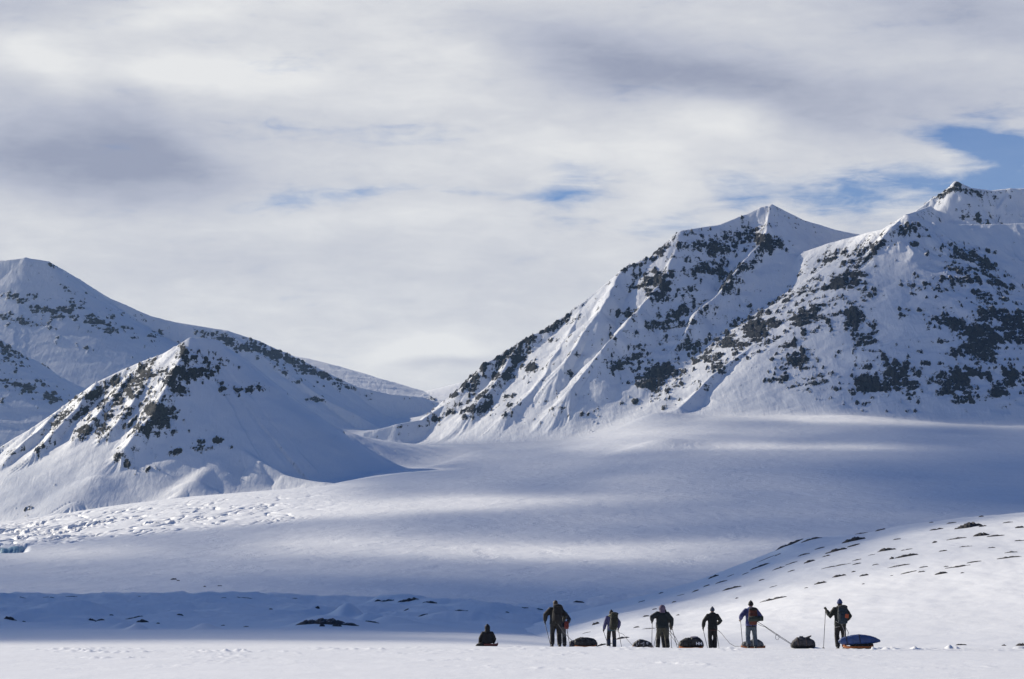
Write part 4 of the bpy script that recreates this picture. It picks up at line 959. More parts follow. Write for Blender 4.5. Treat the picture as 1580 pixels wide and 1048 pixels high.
def glove(parent, wrist, hand_c, fdir, mat, side, curl=1.0, name='glove'):
    """palm, four unequal fingers curled round what is held and a thumb from the side of the palm"""
    bm = bmesh.new()
    f = fdir.normalized(); pal = (hand_c - wrist).normalized()
    fwd = Vector((0, 1, 0)) if abs(f.y) < .8 else Vector((0, 0, 1))
    side_v = f.cross(fwd).normalized()
    add_tube(bm, [wrist - pal * .045, wrist, wrist.lerp(hand_c, .5), hand_c], [.043, .040, .042, .034], 10)
    lens = [.072, .080, .075, .060]
    ax = Vector((0, 0, 1)) if abs(pal.z) < .8 else Vector((0, -1, 0))
    ax = (ax - ax.dot(pal) * pal).normalized()
    nor = pal.cross(ax) * side
    for k in range(4):
        base = hand_c + ax * (.030 - .020 * k) + pal * .004
        L = lens[k]; a = .75 * curl; pts = [base]; d = pal.copy()
        for j in range(3):
            ang = a * (j + .35)
            d2 = pal * math.cos(ang) + nor * math.sin(ang)
            pts.append(pts[-1] + d2 * L * (.45, .32, .25)[j])
        add_tube(bm, pts, [.0125, .012, .011, .009], 8)
    tb = wrist.lerp(hand_c, .45) + ax * .034
    add_tube(bm, [tb, tb + (pal * .5 + ax * .6 + nor * .2).normalized() * .034, tb + (pal * .9 + ax * .7 + nor * .8).normalized() * .062], [.015, .013, .010], 8)
    return finish(name, bm, mat, parent, True, .0065, 1)

def pole(grip_at, tip, label, mat=None):
    g, tp = Vector(grip_at), Vector(tip); d = (g - tp).normalized()
    bm = bmesh.new(); add_tube(bm, [Vector((0, 0, 0)), (g - tp) * .5, g - tp], [.009, .012, .013], 8)
    o = finish('ski_pole', bm, mat or ALU); o.location = tp; tag(o, label, 'ski pole', 'ski poles of the party')
    bm = bmesh.new(); add_tube(bm, [g - tp - d * .06, g - tp, g - tp + d * .055, g - tp + d * .075], [.015, .018, .018, .010], 8); finish('grip', bm, GRIP, o)
    bm = bmesh.new(); c = d * .07
    a, cc = frame_of(d)
    ring = [c + (a * math.cos(k * math.pi / 5) + cc * math.sin(k * math.pi / 5)) * .045 for k in range(11)]
    add_tube(bm, ring, .006, 6, False)
    for k in (0, 3, 7): add_tube(bm, [d * .075, ring[k]], .004, 5)
    finish('basket', bm, GRIP, o)
    return o

def person(label, px, Y, H, jacket, trousers, hat=None, hat_style='beanie', yaw=0.0, feet=((-.12, 0), (.12, .05)), hands=((-.42, .1, 1.0), (.40, .1, 1.0)), lean=0.06, gaiter=None, glove_mat=(None, None),
           hood=None, hem=None, head_turn=0.0, head_drop=0.0, bulk=1.0, sink=0.03, lower=None, hair=None, elbows=None):
    P = spot(px, Y); s = H / 1.75; bulk *= .93
    root_loc = P - Vector((0, 0, sink))
    hipz = .93; yv = Vector((0, 1, 0))
    J = {}
    J['pel'] = Vector((0, 0, hipz)); J['chest'] = Vector((0, lean * .7, 1.28)); J['neck'] = Vector((0, lean, 1.46)); J['head'] = Vector((head_turn * .03, lean + .035 + head_drop * .06, 1.625 - head_drop * .05))
    for i, sd in ((0, -1), (1, 1)):
        J['hip', i] = Vector((sd * .095, 0, hipz - .03)); J['ank', i] = Vector((feet[i][0], feet[i][1], .10 + (feet[i][2] if len(feet[i]) > 2 else 0)))
        J['knee', i], J['ank', i] = ik(J['hip', i], J['ank', i], .42, .42, Vector((sd * .12, 1, 0)))
        J['sh', i] = Vector((sd * .185, lean * .85, 1.40)); tgt = Vector(hands[i])
        hint = Vector((sd * .9, -.5, -.4)) if elbows is None or elbows[i] is None else Vector(elbows[i])
        J['elb', i], J['wri', i] = ik(J['sh', i], tgt, .285, .255, hint)
        dd = (J['wri', i] - J['elb', i]).normalized(); J['hand', i] = J['wri', i] + dd * .085
    # the body: one continuous figure from head to feet
    bm = bmesh.new()
    add_tube(bm, [(0, 0, .86), (0, 0, .93), (0, lean * .4, 1.1), (0, lean * .7, 1.28), (0, lean * .9, 1.40), (0, lean, 1.46)], [(.15, .10), (.165, .115), (.145, .10), (.17, .11), (.15, .085), (.06, .06)], 14, True, (1, 0, 0))
    h = J['head']
    add_tube(bm, [J['neck'] - Vector((0, 0, .06)), h - Vector((0, .01, .06))], [.060, .055], 10)
    q = Euler((0, 0, -head_turn))
    R3 = q.to_matrix()
    add_ell(bm, h, (.078, .098, .118), q, 18, 12); add_ell(bm, h + R3 @ Vector((0, .045, -.065)), (.055, .055, .055), q)
    add_tube(bm, [h + R3 @ Vector((0, .090, .025)), h + R3 @ Vector((0, .118, -.022)), h + R3 @ Vector((0, .09, -.03))], [.010, .017, .012], 8)      # nose
    add_ell(bm, h + R3 @ Vector((0, .088, -.060)), (.026, .014, .008), q); add_ell(bm, h + R3 @ Vector((0, .085, .038)), (.055, .018, .012), q)   # lips, brow
    for sd in (-1, 1):
        add_ell(bm, h + R3 @ Vector((sd * .079, -.004, -.008)), (.010, .020, .032), q)                                                        # ears
        add_ell(bm, h + R3 @ Vector((sd * .031, .086, .012)), (.014, .010, .009), q)                                                         # eyes
    for i in (0, 1):
        add_tube(bm, [J['hip', i], J['hip', i].lerp(J['knee', i], .5), J['knee', i], J['knee', i].lerp(J['ank', i], .3), J['ank', i]], [.088, .075, .056, .055, .038], 10)
        a = J['ank', i]; add_tube(bm, [a + Vector((0, -.05, -.04)), a + Vector((0, .04, -.05)), a + Vector((0, .15, -.07))], [.045, .045, .03], 8)
        add_tube(bm, [Vector((J['sh', i].x * .6, J['sh', i].y, 1.40)), J['sh', i], J['sh', i].lerp(J['elb', i], .5), J['elb', i], J['elb', i].lerp(J['wri', i], .4), J['wri', i], J['hand', i]], [.06, .058, .047, .039, .038, .028, .030], 10)
    o = finish('person', bm, SKIN, None, True, .017, 2); tag(o, label, 'person', 'skiers of the sledge party')
    o.location = root_loc; o.rotation_euler = (0, 0, yaw); o.scale = (s, s, s)
    # trousers
    bm = bmesh.new()
    add_tube(bm, [(0, 0, .80), (0, 0, .90), (0, 0, 1.02)], [(.15 * bulk, .115), (.185 * bulk, .14), (.17 * bulk, .12)], 14, True, (1, 0, 0))
    for i in (0, 1):
        hp, kn, an = J['hip', i], J['knee', i], J['ank', i]
        add_tube(bm, [hp, hp.lerp(kn, .35), hp.lerp(kn, .75), kn, kn.lerp(an, .35), kn.lerp(an, .75), an + Vector((0, 0, .01))], [.118 * bulk, .108 * bulk, .092, .086, .088, .086, .080], 12)
    finish('trousers', bm, trousers, o, True, .018, 1, (.007, 9))
    for i in (0, 1):
        kn, an = J['knee', i], J['ank', i]
        if gaiter:
            bm = bmesh.new(); add_tube(bm, [kn.lerp(an, .22), kn.lerp(an, .3), kn.lerp(an, .6), an + Vector((0, .01, -.02))], [.088, .096, .094, .088], 12); finish('gaiter', bm, gaiter, o, True, .018, 1)
        bm = bmesh.new()
        add_tube(bm, [an + Vector((0, -.005, .10)), an + Vector((0, 0, 0))], [.066, .064], 10); add_tube(bm, [an + Vector((0, -.085, -.045)), an + Vector((0, -.02, -.04)), an + Vector((0, .08, -.05)), an + Vector((0, .18, -.062)), an + Vector((0, .215, -.065))], [.042, .058, .056, .045, .028], 10)
        add_box(bm, an + Vector((0, .06, -.088)), (.10, .29, .03))
        finish('boot', bm, BOOT, o, True, .014, 1)
    # jacket
    bm = bmesh.new()
    add_tube(bm, [(0, 0, .84), (0, 0, .93), (0, lean * .4, 1.08), (0, lean * .6, 1.22), (0, lean * .8, 1.34), (0, lean * .9, 1.42), (0, lean, 1.47)],
             [(.225 * bulk, .165), (.225 * bulk, .17), (.21 * bulk, .16), (.22 * bulk, .165), (.22 * bulk, .155), (.17, .125), (.095, .095)], 16, True, (1, 0, 0))
    for i in (0, 1):
        sd = (-1, 1)[i]
        add_tube(bm, [Vector((sd * .09, J['sh', i].y, 1.39)), J['sh', i], J['sh', i].lerp(J['elb', i], .5), J['elb', i], J['elb', i].lerp(J['wri', i], .5), J['wri', i]], [.105, .108 * bulk, .098 * bulk, .090 * bulk, .080, .058], 12)
    add_tube(bm, [J['neck'] + Vector((0, 0, -.05)), J['neck'] + Vector((0, .01, .045))], [.098, .088], 12)                                    # collar
    jk = finish('jacket', bm, jacket, o, True, .018, 2, (.009, 8))
    if lower:
        bm = bmesh.new(); add_tube(bm, [(0, 0, .80), (0, 0, .86), (0, .005, .98), (0, lean * .4, 1.06)], [(.205 * bulk, .158), (.215 * bulk, .168), (.208 * bulk, .165), (.196 * bulk, .155)], 16, True, (1, 0, 0)); finish('jacket_hem', bm, lower, o, True, .018, 1)
    if hem:
        bm = bmesh.new(); add_tube(bm, [(0, 0, .795), (0, 0, .825)], [(.205 * bulk, .16), (.207 * bulk, .162)], 18, True, (1, 0, 0)); finish('hem_band', bm, hem, o)
    # headgear
    bm = bmesh.new()
    if hat_style == 'beanie':
        add_ell(bm, h + Vector((0, -.008, .030)), (.092, .108, .112), q); add_tube(bm, [h + Vector((0, -.008, -.01)), h + Vector((0, -.008, .03))], [(.100, .116), (.101, .117)], 16, True, (1, 0, 0))
        add_ell(bm, h + Vector((0, -.01, .142)), (.030, .030, .024), q)
    elif hat_style == 'hair':
        add_ell(bm, h + Vector((0, -.016, .020)), (.092, .104, .114), q); add_ell(bm, h + Vector((0, -.07, -.05)), (.070, .045, .065), q)
    elif hat_style == 'bighood':
        add_ell(bm, h + Vector((0, -.012, .0)), (.138, .140, .150), q); add_tube(bm, [J['neck'] + Vector((0, -.02, -.02)), h + Vector((0, -.03, -.06))], [.13, .115], 12)
    hn = {'beanie': 'hat', 'hair': 'hair', 'bighood': 'hood'}[hat_style]
    finish(hn, bm, hat, o, True, .014, 2, (.004, 16))
    if hair:
        bm = bmesh.new(); add_ell(bm, h + Vector((0, -.035, -.045)), (.082, .075, .075), q); finish('hair', bm, hair, o, True, .014, 1, (.005, 20))
    if hood:
        bm = bmesh.new(); n_ = J['neck']
        add_ell(bm, n_ + Vector((0, -.07, .015)), (.150, .095, .075)); add_ell(bm, n_ + Vector((0, -.09, -.05)), (.115, .070, .09)); add_tube(bm, [n_ + Vector((0, -.005, -.02)), n_ + Vector((0, .0, .07))], [.115, .110], 12)
        finish('hood', bm, hood, o, True, .015, 2, (.006, 12))
    for i, sd in ((0, -1), (1, 1)):
        glove(o, J['wri', i], J['hand', i], Vector((0, 0, 1)), glove_mat[i] or GLOVE, sd)
    Mw = Matrix.LocRotScale(root_loc, Euler((0, 0, yaw)), Vector((s, s, s)))
    J2 = {k: Mw @ v for k, v in J.items()}
    return o, J2, Mw

def backpack(Mw, label, mat, lid, w=.32, h=.55, d=.22, z=1.18, lean=.06, tilt=0.0, group='backpacks of the skiers', off=0.0, straps=BLACK, y=-.26):
    """pack on the back: body with rounded corners, lid, front pocket, side straps, shoulder straps"""
    o = bpy.data.objects.new('backpack', None); COL.objects.link(o); o.matrix_world = Mw @ Matrix.Translation((off, y, z)) @ Matrix.Rotation(tilt, 4, 'Y') @ Matrix.Rotation(-lean * .8, 4, 'X')
    o.empty_display_size = .2; tag(o, label, 'backpack', group)
    bm = bmesh.new()
    zz = np.linspace(-h / 2, h / 2, 7)
    wd = [.62, .92, 1.0, 1.0, .98, .9, .72]
    add_tube(bm, [(0, 0, a) for a in zz], [(w / 2 * k, d / 2 * k) for k in wd], 18, True, (1, 0, 0)); add_box(bm, (0, .03, 0), (w * .86, d * .7, h * .92))
    finish('bag_body', bm, mat, o, True, .014, 3, (.008, 11))
    bm = bmesh.new(); add_ell(bm, (0, .0, h / 2 + .01), (w * .50, d * .58, .075)); add_box(bm, (0, 0, h / 2), (w * .8, d * .85, .05)); finish('lid', bm, lid, o, True, .014, 2, (.006, 12))
    bm = bmesh.new(); add_box(bm, (0, -d * .50, -h * .14), (w * .66, .07, h * .42), None, .02); finish('front_pocket', bm, mat, o, True, .014, 2, (.005, 12))
    for sd in (-1, 1):
        bm = bmesh.new(); x = sd * w * .30
        add_tube(bm, [(x, .06, h * .42), (x * 1.05, .16, h * .46), (x * 1.15, .30, h * .34), (x * 1.35, .36, h * .08), (x * 1.6, .26, -h * .22), (x * 1.3, .08, -h * .36)], [(.030, .008)] * 6, 8, True, (1, 0, 0)); finish('shoulder_strap', bm, straps, o)
    for zf in (-.22, .2):
        bm = bmesh.new(); add_tube(bm, [(w * .52 * math.cos(a), d * .53 * math.sin(a), h * zf) for a in np.linspace(-math.pi * .95, -math.pi * .05, 12)], .007, 6); finish('compression_strap', bm, straps, o)
    return o

def sledge(px, Y, length, width, label, mat, h=.075):
    P = spot(px, Y, 1000); o = bpy.data.objects.new('sledge', None); COL.objects.link(o); o.location = P - Vector((0, 0, .015)); tag(o, label, 'sledge', 'pulling sledges')
    bm = bmesh.new(); n = 15; rings = []
    for i in range(n):
        s_ = i / (n - 1) * 2 - 1; up = .07 * max(0, abs(s_) - .72) ** 2 * 12; wv = width / 2 * (1 - .55 * max(0, abs(s_) - .7) ** 1.5 * 3)
        sec = [(-wv, h), (-wv * .97, h * .5), (-wv * .8, .0), (0, -.004), (wv * .8, .0), (wv * .97, h * .5), (wv, h)]
        inn = [(a * .95, max(b + .012, .014)) for a, b in sec[::-1]]
        rings.append([bm.verts.new((s_ * length / 2, a, b + up)) for a, b in sec + inn])
    k = len(rings[0])
    for r0, r1 in zip(rings[:-1], rings[1:]):
        for j in range(k): bm.faces.new((r0[j], r0[(j + 1) % k], r1[(j + 1) % k], r1[j]))
    bm.faces.new(rings[0][::-1]); bm.faces.new(rings[-1]); finish('shell', bm, mat, o)
    for sd in (-1, 1):
        bm = bmesh.new(); add_tube(bm, [(-length * .44, sd * width * .46, h + .028), (-length * .3, sd * width * .5, h + .004), (length * .3, sd * width * .5, h + .004), (length * .44, sd * width * .46, h + .028)], .011, 8); finish('rim', bm, mat, o)
        bm = bmesh.new(); add_box(bm, (0, sd * width * .28, -.008), (length * .8, .03, .02)); finish('runner', bm, BLACK, o)
    return o, P

def load(P, name, label, mat, prof, cat, group=None, straps=(), smat=None, disp=(.022, 7), z=.03, relax=2, vox=.018, extra=None):
    """soft bag lying on a sledge; prof = (x, half depth, bottom, top) stations along it"""
    o = bpy.data.objects.new(name, None); COL.objects.link(o); o.location = P + Vector((0, 0, z)); tag(o, label, cat, group)
    bm = bmesh.new(); rings = []
    seg = 18
    for x, hw, z0_, z1_ in prof:
        zc, hz = (z0_ + z1_) / 2, (z1_ - z0_) / 2; ring = []
        for k in range(seg):
            a = 2 * math.pi * k / seg; ca, sa = math.cos(a), math.sin(a)
            ring.append(bm.verts.new((x, hw * math.copysign(abs(ca) ** .75, ca), zc + hz * math.copysign(abs(sa) ** .75, sa))))
        rings.append(ring)
    for r0, r1 in zip(rings[:-1], rings[1:]):
        for k in range(seg): bm.faces.new((r0[k], r0[(k + 1) % seg], r1[(k + 1) % seg], r1[k]))
    bm.faces.new(rings[0][::-1]); bm.faces.new(rings[-1])
    if extra: extra(bm)
    finish('bag_body', bm, mat, o, True, vox, relax, disp)
    X_ = [p[0] for p in prof]
    for sx in straps:
        hw = np.interp(sx, X_, [p[1] for p in prof]); b0 = np.interp(sx, X_, [p[2] for p in prof]); t0 = np.interp(sx, X_, [p[3] for p in prof])
        bm = bmesh.new(); pts = []
        for k in range(21):
            a = 2 * math.pi * k / 20; ca, sa = math.cos(a), math.sin(a)
            pts.append((sx + .02 * math.sin(a * 2), (hw + .008) * math.copysign(abs(ca) ** .75, ca), (b0 + t0) / 2 + ((t0 - b0) / 2 + .006) * math.copysign(abs(sa) ** .75, sa)))
        add_tube(bm, pts, (.010, .016), 6, False); finish('strap', bm, smat or BLACK, o)
    return o

def rope(pts, label, r=.0065, mat=None, sag=0.0, loop=None):
    r *= 1.35
    bm = bmesh.new(); P = [Vector(p) for p in pts]; o0 = P[0]; out = []
    for a, c in zip(P[:-1], P[1:]):
        for k in range(8):
            tt_ = k / 8; out.append(a.lerp(c, tt_) - Vector((0, 0, sag * 4 * tt_ * (1 - tt_))))
    out.append(P[-1]); out = [p - o0 for p in out]
    add_tube(bm, out, r, 6)
    if loop is not None:
        i = int(len(out) * loop[0]); c = out[i]
        add_tube(bm, [c + Vector((loop[1] * (math.sin(a) * .5), 0, -loop[1] * (1 - math.cos(a)) * .75)) for a in np.linspace(0, 2 * math.pi, 15)], r * .8, 6, False)
    o = finish('tow_rope', bm, mat or ROPE); o.location = o0; tag(o, label, 'rope', 'ropes between skiers and sledges'); return o
# ------------------------------------------------------------------ the party
def pxm(dpx, Y): return dpx * Y / F
def gtip(px, Y): return spot(px, Y, 1000) - Vector((0, 0, .03))
def wpt(px, py, Y): return Vector(at(px, py, Y))

# seated figure on a dark red sledge
Y = 118.0
RED = plain('dark_red_plastic', (.16, .035, .028), .5)
so, sp = sledge(755, Y, pxm(27, Y), .46, 'dark red sledge under the seated person in black', RED, .10)
def seated():
    P = sp + Vector((pxm(-3, Y), 0, .10)); H = Vector((0, 0, .72))
    o = None
    bm = bmesh.new()
    add_tube(bm, [(0, 0, .06), (0, .0, .25), (0, .04, .42), (0, .05, .50)], [(.17, .13), (.15, .11), (.16, .11), (.07, .07)], 14, True, (1, 0, 0)); add_tube(bm, [(0, .05, .48), (0, .06, .58)], .055, 10)
    h = Vector((.0, .075, .66)); add_ell(bm, h, (.078, .098, .118)); add_ell(bm, h + Vector((0, .045, -.065)), (.055, .055, .055)); add_tube(bm, [h + Vector((0, .09, .025)), h + Vector((0, .118, -.022)), h + Vector((0, .09, -.03))], [.010, .017, .012], 8)
    for sd in (-1, 1):
        add_ell(bm, h + Vector((sd * .079, -.004, -.008)), (.010, .020, .032)); add_ell(bm, h + Vector((sd * .031, .086, .012)), (.014, .010, .009))
        hp = Vector((sd * .09, 0, .08)); kn = Vector((sd * .16 - .12, .40, .24)); an = Vector((sd * .15 - .16, .70, .0))
        add_tube(bm, [hp, hp.lerp(kn, .5), kn, an, an + Vector((0, .14, .02))], [.088, .075, .056, .04, .03], 10)
        shd = Vector((sd * .18, .04, .43)); el_ = Vector((sd * .28, .04, .19)); wr = Vector((sd * .27 - .02, .12, .0 if sd < 0 else .06))
        add_tube(bm, [Vector((sd * .1, .04, .43)), shd, el_, wr, wr + Vector((0, .06, -.02))], [.06, .055, .04, .03, .03], 10)
    o = finish('person', bm, SKIN, None, True, .017, 2); tag(o, 'person sitting low on a dark red sledge apart from the others', 'person', 'skiers of the sledge party'); o.location = P
    bm = bmesh.new()
    add_tube(bm, [(0, 0, .02), (0, 0, .12), (0, .02, .28), (0, .04, .40), (0, .05, .47), (0, .05, .53)], [(.23, .19), (.225, .18), (.20, .155), (.195, .145), (.14, .11), (.09, .09)], 16, True, (1, 0, 0))
    for sd in (-1, 1):
        shd = Vector((sd * .18, .04, .43)); el_ = Vector((sd * .30, .04, .20)); wr = Vector((sd * .29 - .02, .12, .0 if sd < 0 else .06)); add_tube(bm, [Vector((sd * .09, .04, .42)), shd, shd.lerp(el_, .5), el_, wr], [.095, .09, .08, .072, .052], 12)
    finish('jacket', bm, BLACK, o, True, .018, 2, (.008, 9))
    bm = bmesh.new(); add_ell(bm, h + Vector((0, -.015, 0)), (.118, .125, .138)); add_tube(bm, [(0, .03, .46), h + Vector((0, -.03, -.06))], [.125, .108], 12); add_ell(bm, h + Vector((0, -.03, .12)), (.05, .05, .04)); finish('hood', bm, BLACK, o, True, .015, 2)
    bm = bmesh.new(); add_tube(bm, [(0, 0, .02), (0, 0, .12)], [(.2, .17), (.19, .16)], 14, True, (1, 0, 0))
    for sd in (-1, 1):
        hp = Vector((sd * .09, 0, .08)); kn = Vector((sd * .16 - .12, .40, .24)); an = Vector((sd * .15 - .16, .70, .0)); add_tube(bm, [hp, hp.lerp(kn, .5), kn, an], [.115, .1, .088, .075], 12)
    finish('trousers', bm, BLACK, o, True, .018, 1)
    for sd in (-1, 1):
        an = Vector((sd * .15 - .16, .70, .0)); bm = bmesh.new(); add_tube(bm, [an + Vector((0, -.02, .08)), an, an + Vector((0, .08, 0)), an + Vector((0, .2, .01))], [.07, .065, .055, .03], 10); finish('boot', bm, BOOT, o, True, .015, 1)
        wr = Vector((sd * .29 - .02, .12, .0 if sd < 0 else .06)); glove(o, wr, wr + Vector((-.01, .05, -.06)), Vector((0, 0, 1)), GLOVE, sd, .6)
seated()
load(sp + Vector((pxm(-14, Y), -.12, -.06)), 'stuff_sack', 'small black sack lying at the front of the dark red sledge', BLACK, [(-.20, .05, 0, .04), (-.14, .12, 0, .12), (0, .15, 0, .19), (.12, .14, 0, .17), (.18, .08, .02, .10)], 'bag', None, (), None, (.015, 9), .03)

# the pair at the left: one behind the other
Y = 110.5
p1, J, Mw = person('person all in black with a tall black pack, left arm out to a ski pole', 857.5, Y, 1.80, cloth('charcoal_fabric', (.005, .006, .008)), BLACK, HAIR, 'hair', feet=((-.13, 0), (.15, .04)), hands=((-.40, .14, .98), (.30, .22, 1.02)), bulk=1.10, sink=.0, head_turn=-.3)
backpack(Mw, 'large black backpack of the black clad person, tallest of the packs', BLACK, BLACK, .36, .66, .24, 1.20, tilt=.06, off=.05)
pole(J['hand', 0], gtip(850.5, Y + .2), 'ski pole planted by the left hand of the person all in black')
p1b, Jb, Mb = person('person half hidden behind the one in black, dark navy jacket and grey trousers', 865.5, Y + 1.3, 1.62, NAVY, cloth('grey_trousers', (.050, .052, .058)), BLACK, 'beanie', feet=((-.06, .1), (.15, -.05)), hands=((-.2, .3, 1.0), (.26, .16, .98)), gaiter=BLACK, sink=.0)
load(wpt(874.5, 970, Y + 1.12) - Vector((0, 0, .0)), 'waist_bag', 'small dark red bag at the hip of the half hidden person', cloth('dark_red_fabric', (.14, .022, .018)), [(-.09, .05, 0, .22), (-.05, .08, -.02, .30), (.04, .08, -.02, .28), (.08, .05, .02, .2)], 'bag', None, (), None, (.01, 9), 0.0)
pole(Jb['hand', 1], gtip(880, Y + 1.4), 'ski pole in the right hand of the half hidden person')
MOT = cloth('mottled_black_fabric', (.020, .022, .026), .75, .8, 10.0)
so, sp = sledge(903, 111.0, .82, .46, 'orange sledge under the mottled dark duffel beside the leading pair', ORANGE)
load(sp, 'duffel_bag', 'mottled black and grey duffel on the sledge of the leading pair', MOT, [(-.44, .08, .02, .16), (-.38, .20, .02, .30), (-.15, .22, .02, .37), (.1, .22, .02, .35), (.3, .21, .02, .32), (.41, .15, .02, .26), (.46, .06, .05, .16)], 'bag', 'loads on the sledges', (-.25, .02, .26), None, (.035, 8))
load(sp + Vector((-.44, .05, 0)), 'stuff_sack', 'navy sack lashed to the front end of the mottled duffel', NAVY, [(-.17, .08, .0, .20), (-.12, .15, -.02, .27), (.05, .18, -.02, .30), (.14, .12, .02, .26)], 'bag', 'loads on the sledges', (), None, (.02, 8), .0)
rope([J['pel'] + Vector((.05, -.26, -.02)), wpt(869, 975, Y), sp + Vector((-.40, -.05, .16))], 'grey rope from the person in black to the first loaded sledge', .0075, plain('pale_rope', (.16, .16, .17), .9))

# person with the olive pack
Y = 121.0
PURP = cloth('purple_blue_fabric', (.052, .052, .14)); TEAL = cloth('teal_fabric', (.018, .060, .085)); OLIVE = cloth('olive_fabric', (.018, .020, .012), .8, .5, 9)
p2, J, Mw = person('person in a purple blue jacket carrying a tall olive backpack', 943.5, Y, 1.66, PURP, BLACK, BLACK, 'beanie', feet=((-.13, .0), (.13, .03)), hands=((-.34, .12, .86), (.32, .2, .95)), lower=TEAL, gaiter=cloth('dark_blue_gaiter', (.012, .022, .050)), sink=.0, hood=cloth('pale_yellow_fabric', (.20, .19, .11)), head_drop=.6, lean=.14, bulk=.92)
backpack(Mw, 'tall olive green backpack rising beside the head of the person in purple blue', OLIVE, cloth('dark_olive_fabric', (.018, .019, .013)), .36, .72, .28, 1.20, tilt=.09, off=.10, lean=.12, y=-.25)
pole(J['hand', 0], gtip(940.5, Y), 'ski pole in the left hand of the person in purple blue'); pole(J['hand', 1], gtip(960, Y + .3), 'ski pole in the right hand of the person in purple blue')
so, sp = sledge(991, 116.0, .80, .46, 'short orange sledge under the black and white patterned bag', ORANGE)
PAT, t_, b_ = material('black_white_patterned_fabric'); tcx = t_.new('ShaderNodeTexCoord').outputs['Object']
t_.put(b_.inputs['Base Color'], t_.ramp(t_.noise(tcx, 7.5, 3, .55, .8), [(.56, (.020, .020, .023)), (.62, (.34, .35, .38))])); b_.inputs['Roughness'].default_value = .7
load(sp, 'duffel_bag', 'black and white patterned bag on the short sledge', PAT, [(-.41, .08, .02, .10), (-.34, .18, .02, .22), (-.12, .22, .02, .36), (.0, .22, .02, .35), (.2, .21, .02, .29), (.35, .17, .02, .22), (.43, .06, .04, .10)], 'bag', 'loads on the sledges', (-.2, .14), None, (.02, 8))
rope([J['pel'] + Vector((.08, -.22, -.02)), wpt(962, 979, Y - 2), sp + Vector((-.38, 0, .14))], 'thin grey rope down to the sledge with the patterned bag', .0065, None, .03)
# stout person in dark green
Y = 111.0
DG = cloth('dark_green_fabric', (.004, .010, .014)); KH = cloth('khaki_trousers', (.042, .042, .034)); LIL = cloth('lilac_hood_fabric', (.115, .085, .135), .8, .4, 6)
p3, J, Mw = person('stout person in a dark green parka with a lilac hood and khaki trousers', 1022, Y, 1.70, DG, KH, LIL, 'bighood', feet=((-.19, 0), (.22, .06)), hands=((-.40, .16, 1.13), (.385, .10, .93)), gaiter=BLACK, bulk=1.22, elbows=(None, (.9, -.2, .2)), sink=.02)
pole(J['hand', 0], gtip(1005.5, Y), 'upright ski pole in the left hand of the stout person in dark green'); pole(J['hand', 1], gtip(1046, Y + .1), 'ski pole in the right hand of the stout person in dark green')
p3b, Jb, Mb = person('person almost hidden behind the stout one in dark green, only black legs showing', 1025.5, Y + 1.6, 1.58, BLACK, BLACK, BLACK, 'beanie', feet=((-.02, .0), (.10, .05)), hands=((-.30, .3, .95), (.28, .3, .95)), gaiter=BLACK, sink=.02, bulk=.95)
pole(Jb['hand', 0], gtip(1008, Y + 1.6), 'slanting ski pole of the person hidden behind the dark green parka'); pole(Jb['hand', 1], gtip(1036.5, Y + 1.5), 'ski pole crossing behind the khaki trousers of the stout person')
so, sp = sledge(1066, 109.0, .92, .48, 'orange sledge carrying the black duffel with white letters', ORANGE)
BLK2 = cloth('black_duffel_fabric', (.012, .012, .014), .6, .4, 6); SILV = cloth('lilac_white_fabric', (.30, .29, .36))
load(sp, 'duffel_bag', 'crumpled dark bag in front of the lettered duffel on the same sledge', MOT, [(-.47, .07, .03, .14), (-.40, .19, .02, .27), (-.2, .22, .02, .38), (-.02, .22, .02, .40), (.06, .16, .02, .3)], 'bag', 'loads on the sledges', (-.3, -.12), None, (.03, 8))
dz = .05
d2 = load(sp + Vector((.22, -.02, 0)), 'duffel_bag', 'black duffel with two white letters H on its side', BLK2, [(-.26, .10, .03, .30), (-.20, .21, .02, .40), (0, .23, .02, .42), (.12, .23, .02, .37), (.22, .21, .02, .26), (.27, .08, .04, .14)], 'bag', 'loads on the sledges', (), None, (.010, 6), dz)
WHT = plain('white_print', (.80, .80, .82), .6)
def letter_h(x0, lean_):
    bm = bmesh.new(); yb = -.243; w_, hh, st = .105, .115, .027
    for dx in (0, w_ - st):
        add_box(bm, (x0 + dx + st / 2, yb, .165), (st, .012, hh))
    add_box(bm, (x0 + w_ / 2, yb, .165), (w_, .011, st)); finish('letter', bm, WHT, d2, False)
letter_h(-.035, 0); letter_h(.085, 0)
bm = bmesh.new(); add_ell(bm, (-.10, 0, .405), (.16, .15, .035)); finish('top_flap', bm, SILV, d2, True, .014, 1, (.008, 10))
rope([J['pel'] + Vector((.10, -.26, -.03)), wpt(1042, 983, Y - .4), sp + Vector((-.44, -.02, .16))], 'rope from the stout person to the sledge with the lettered duffel', .0075)
rope([J['pel'] + Vector((.16, -.20, -.10)), wpt(1040, 987, Y - .6), sp + Vector((-.44, .14, .14))], 'second slack rope to the sledge with the lettered duffel', .006, None, .04)
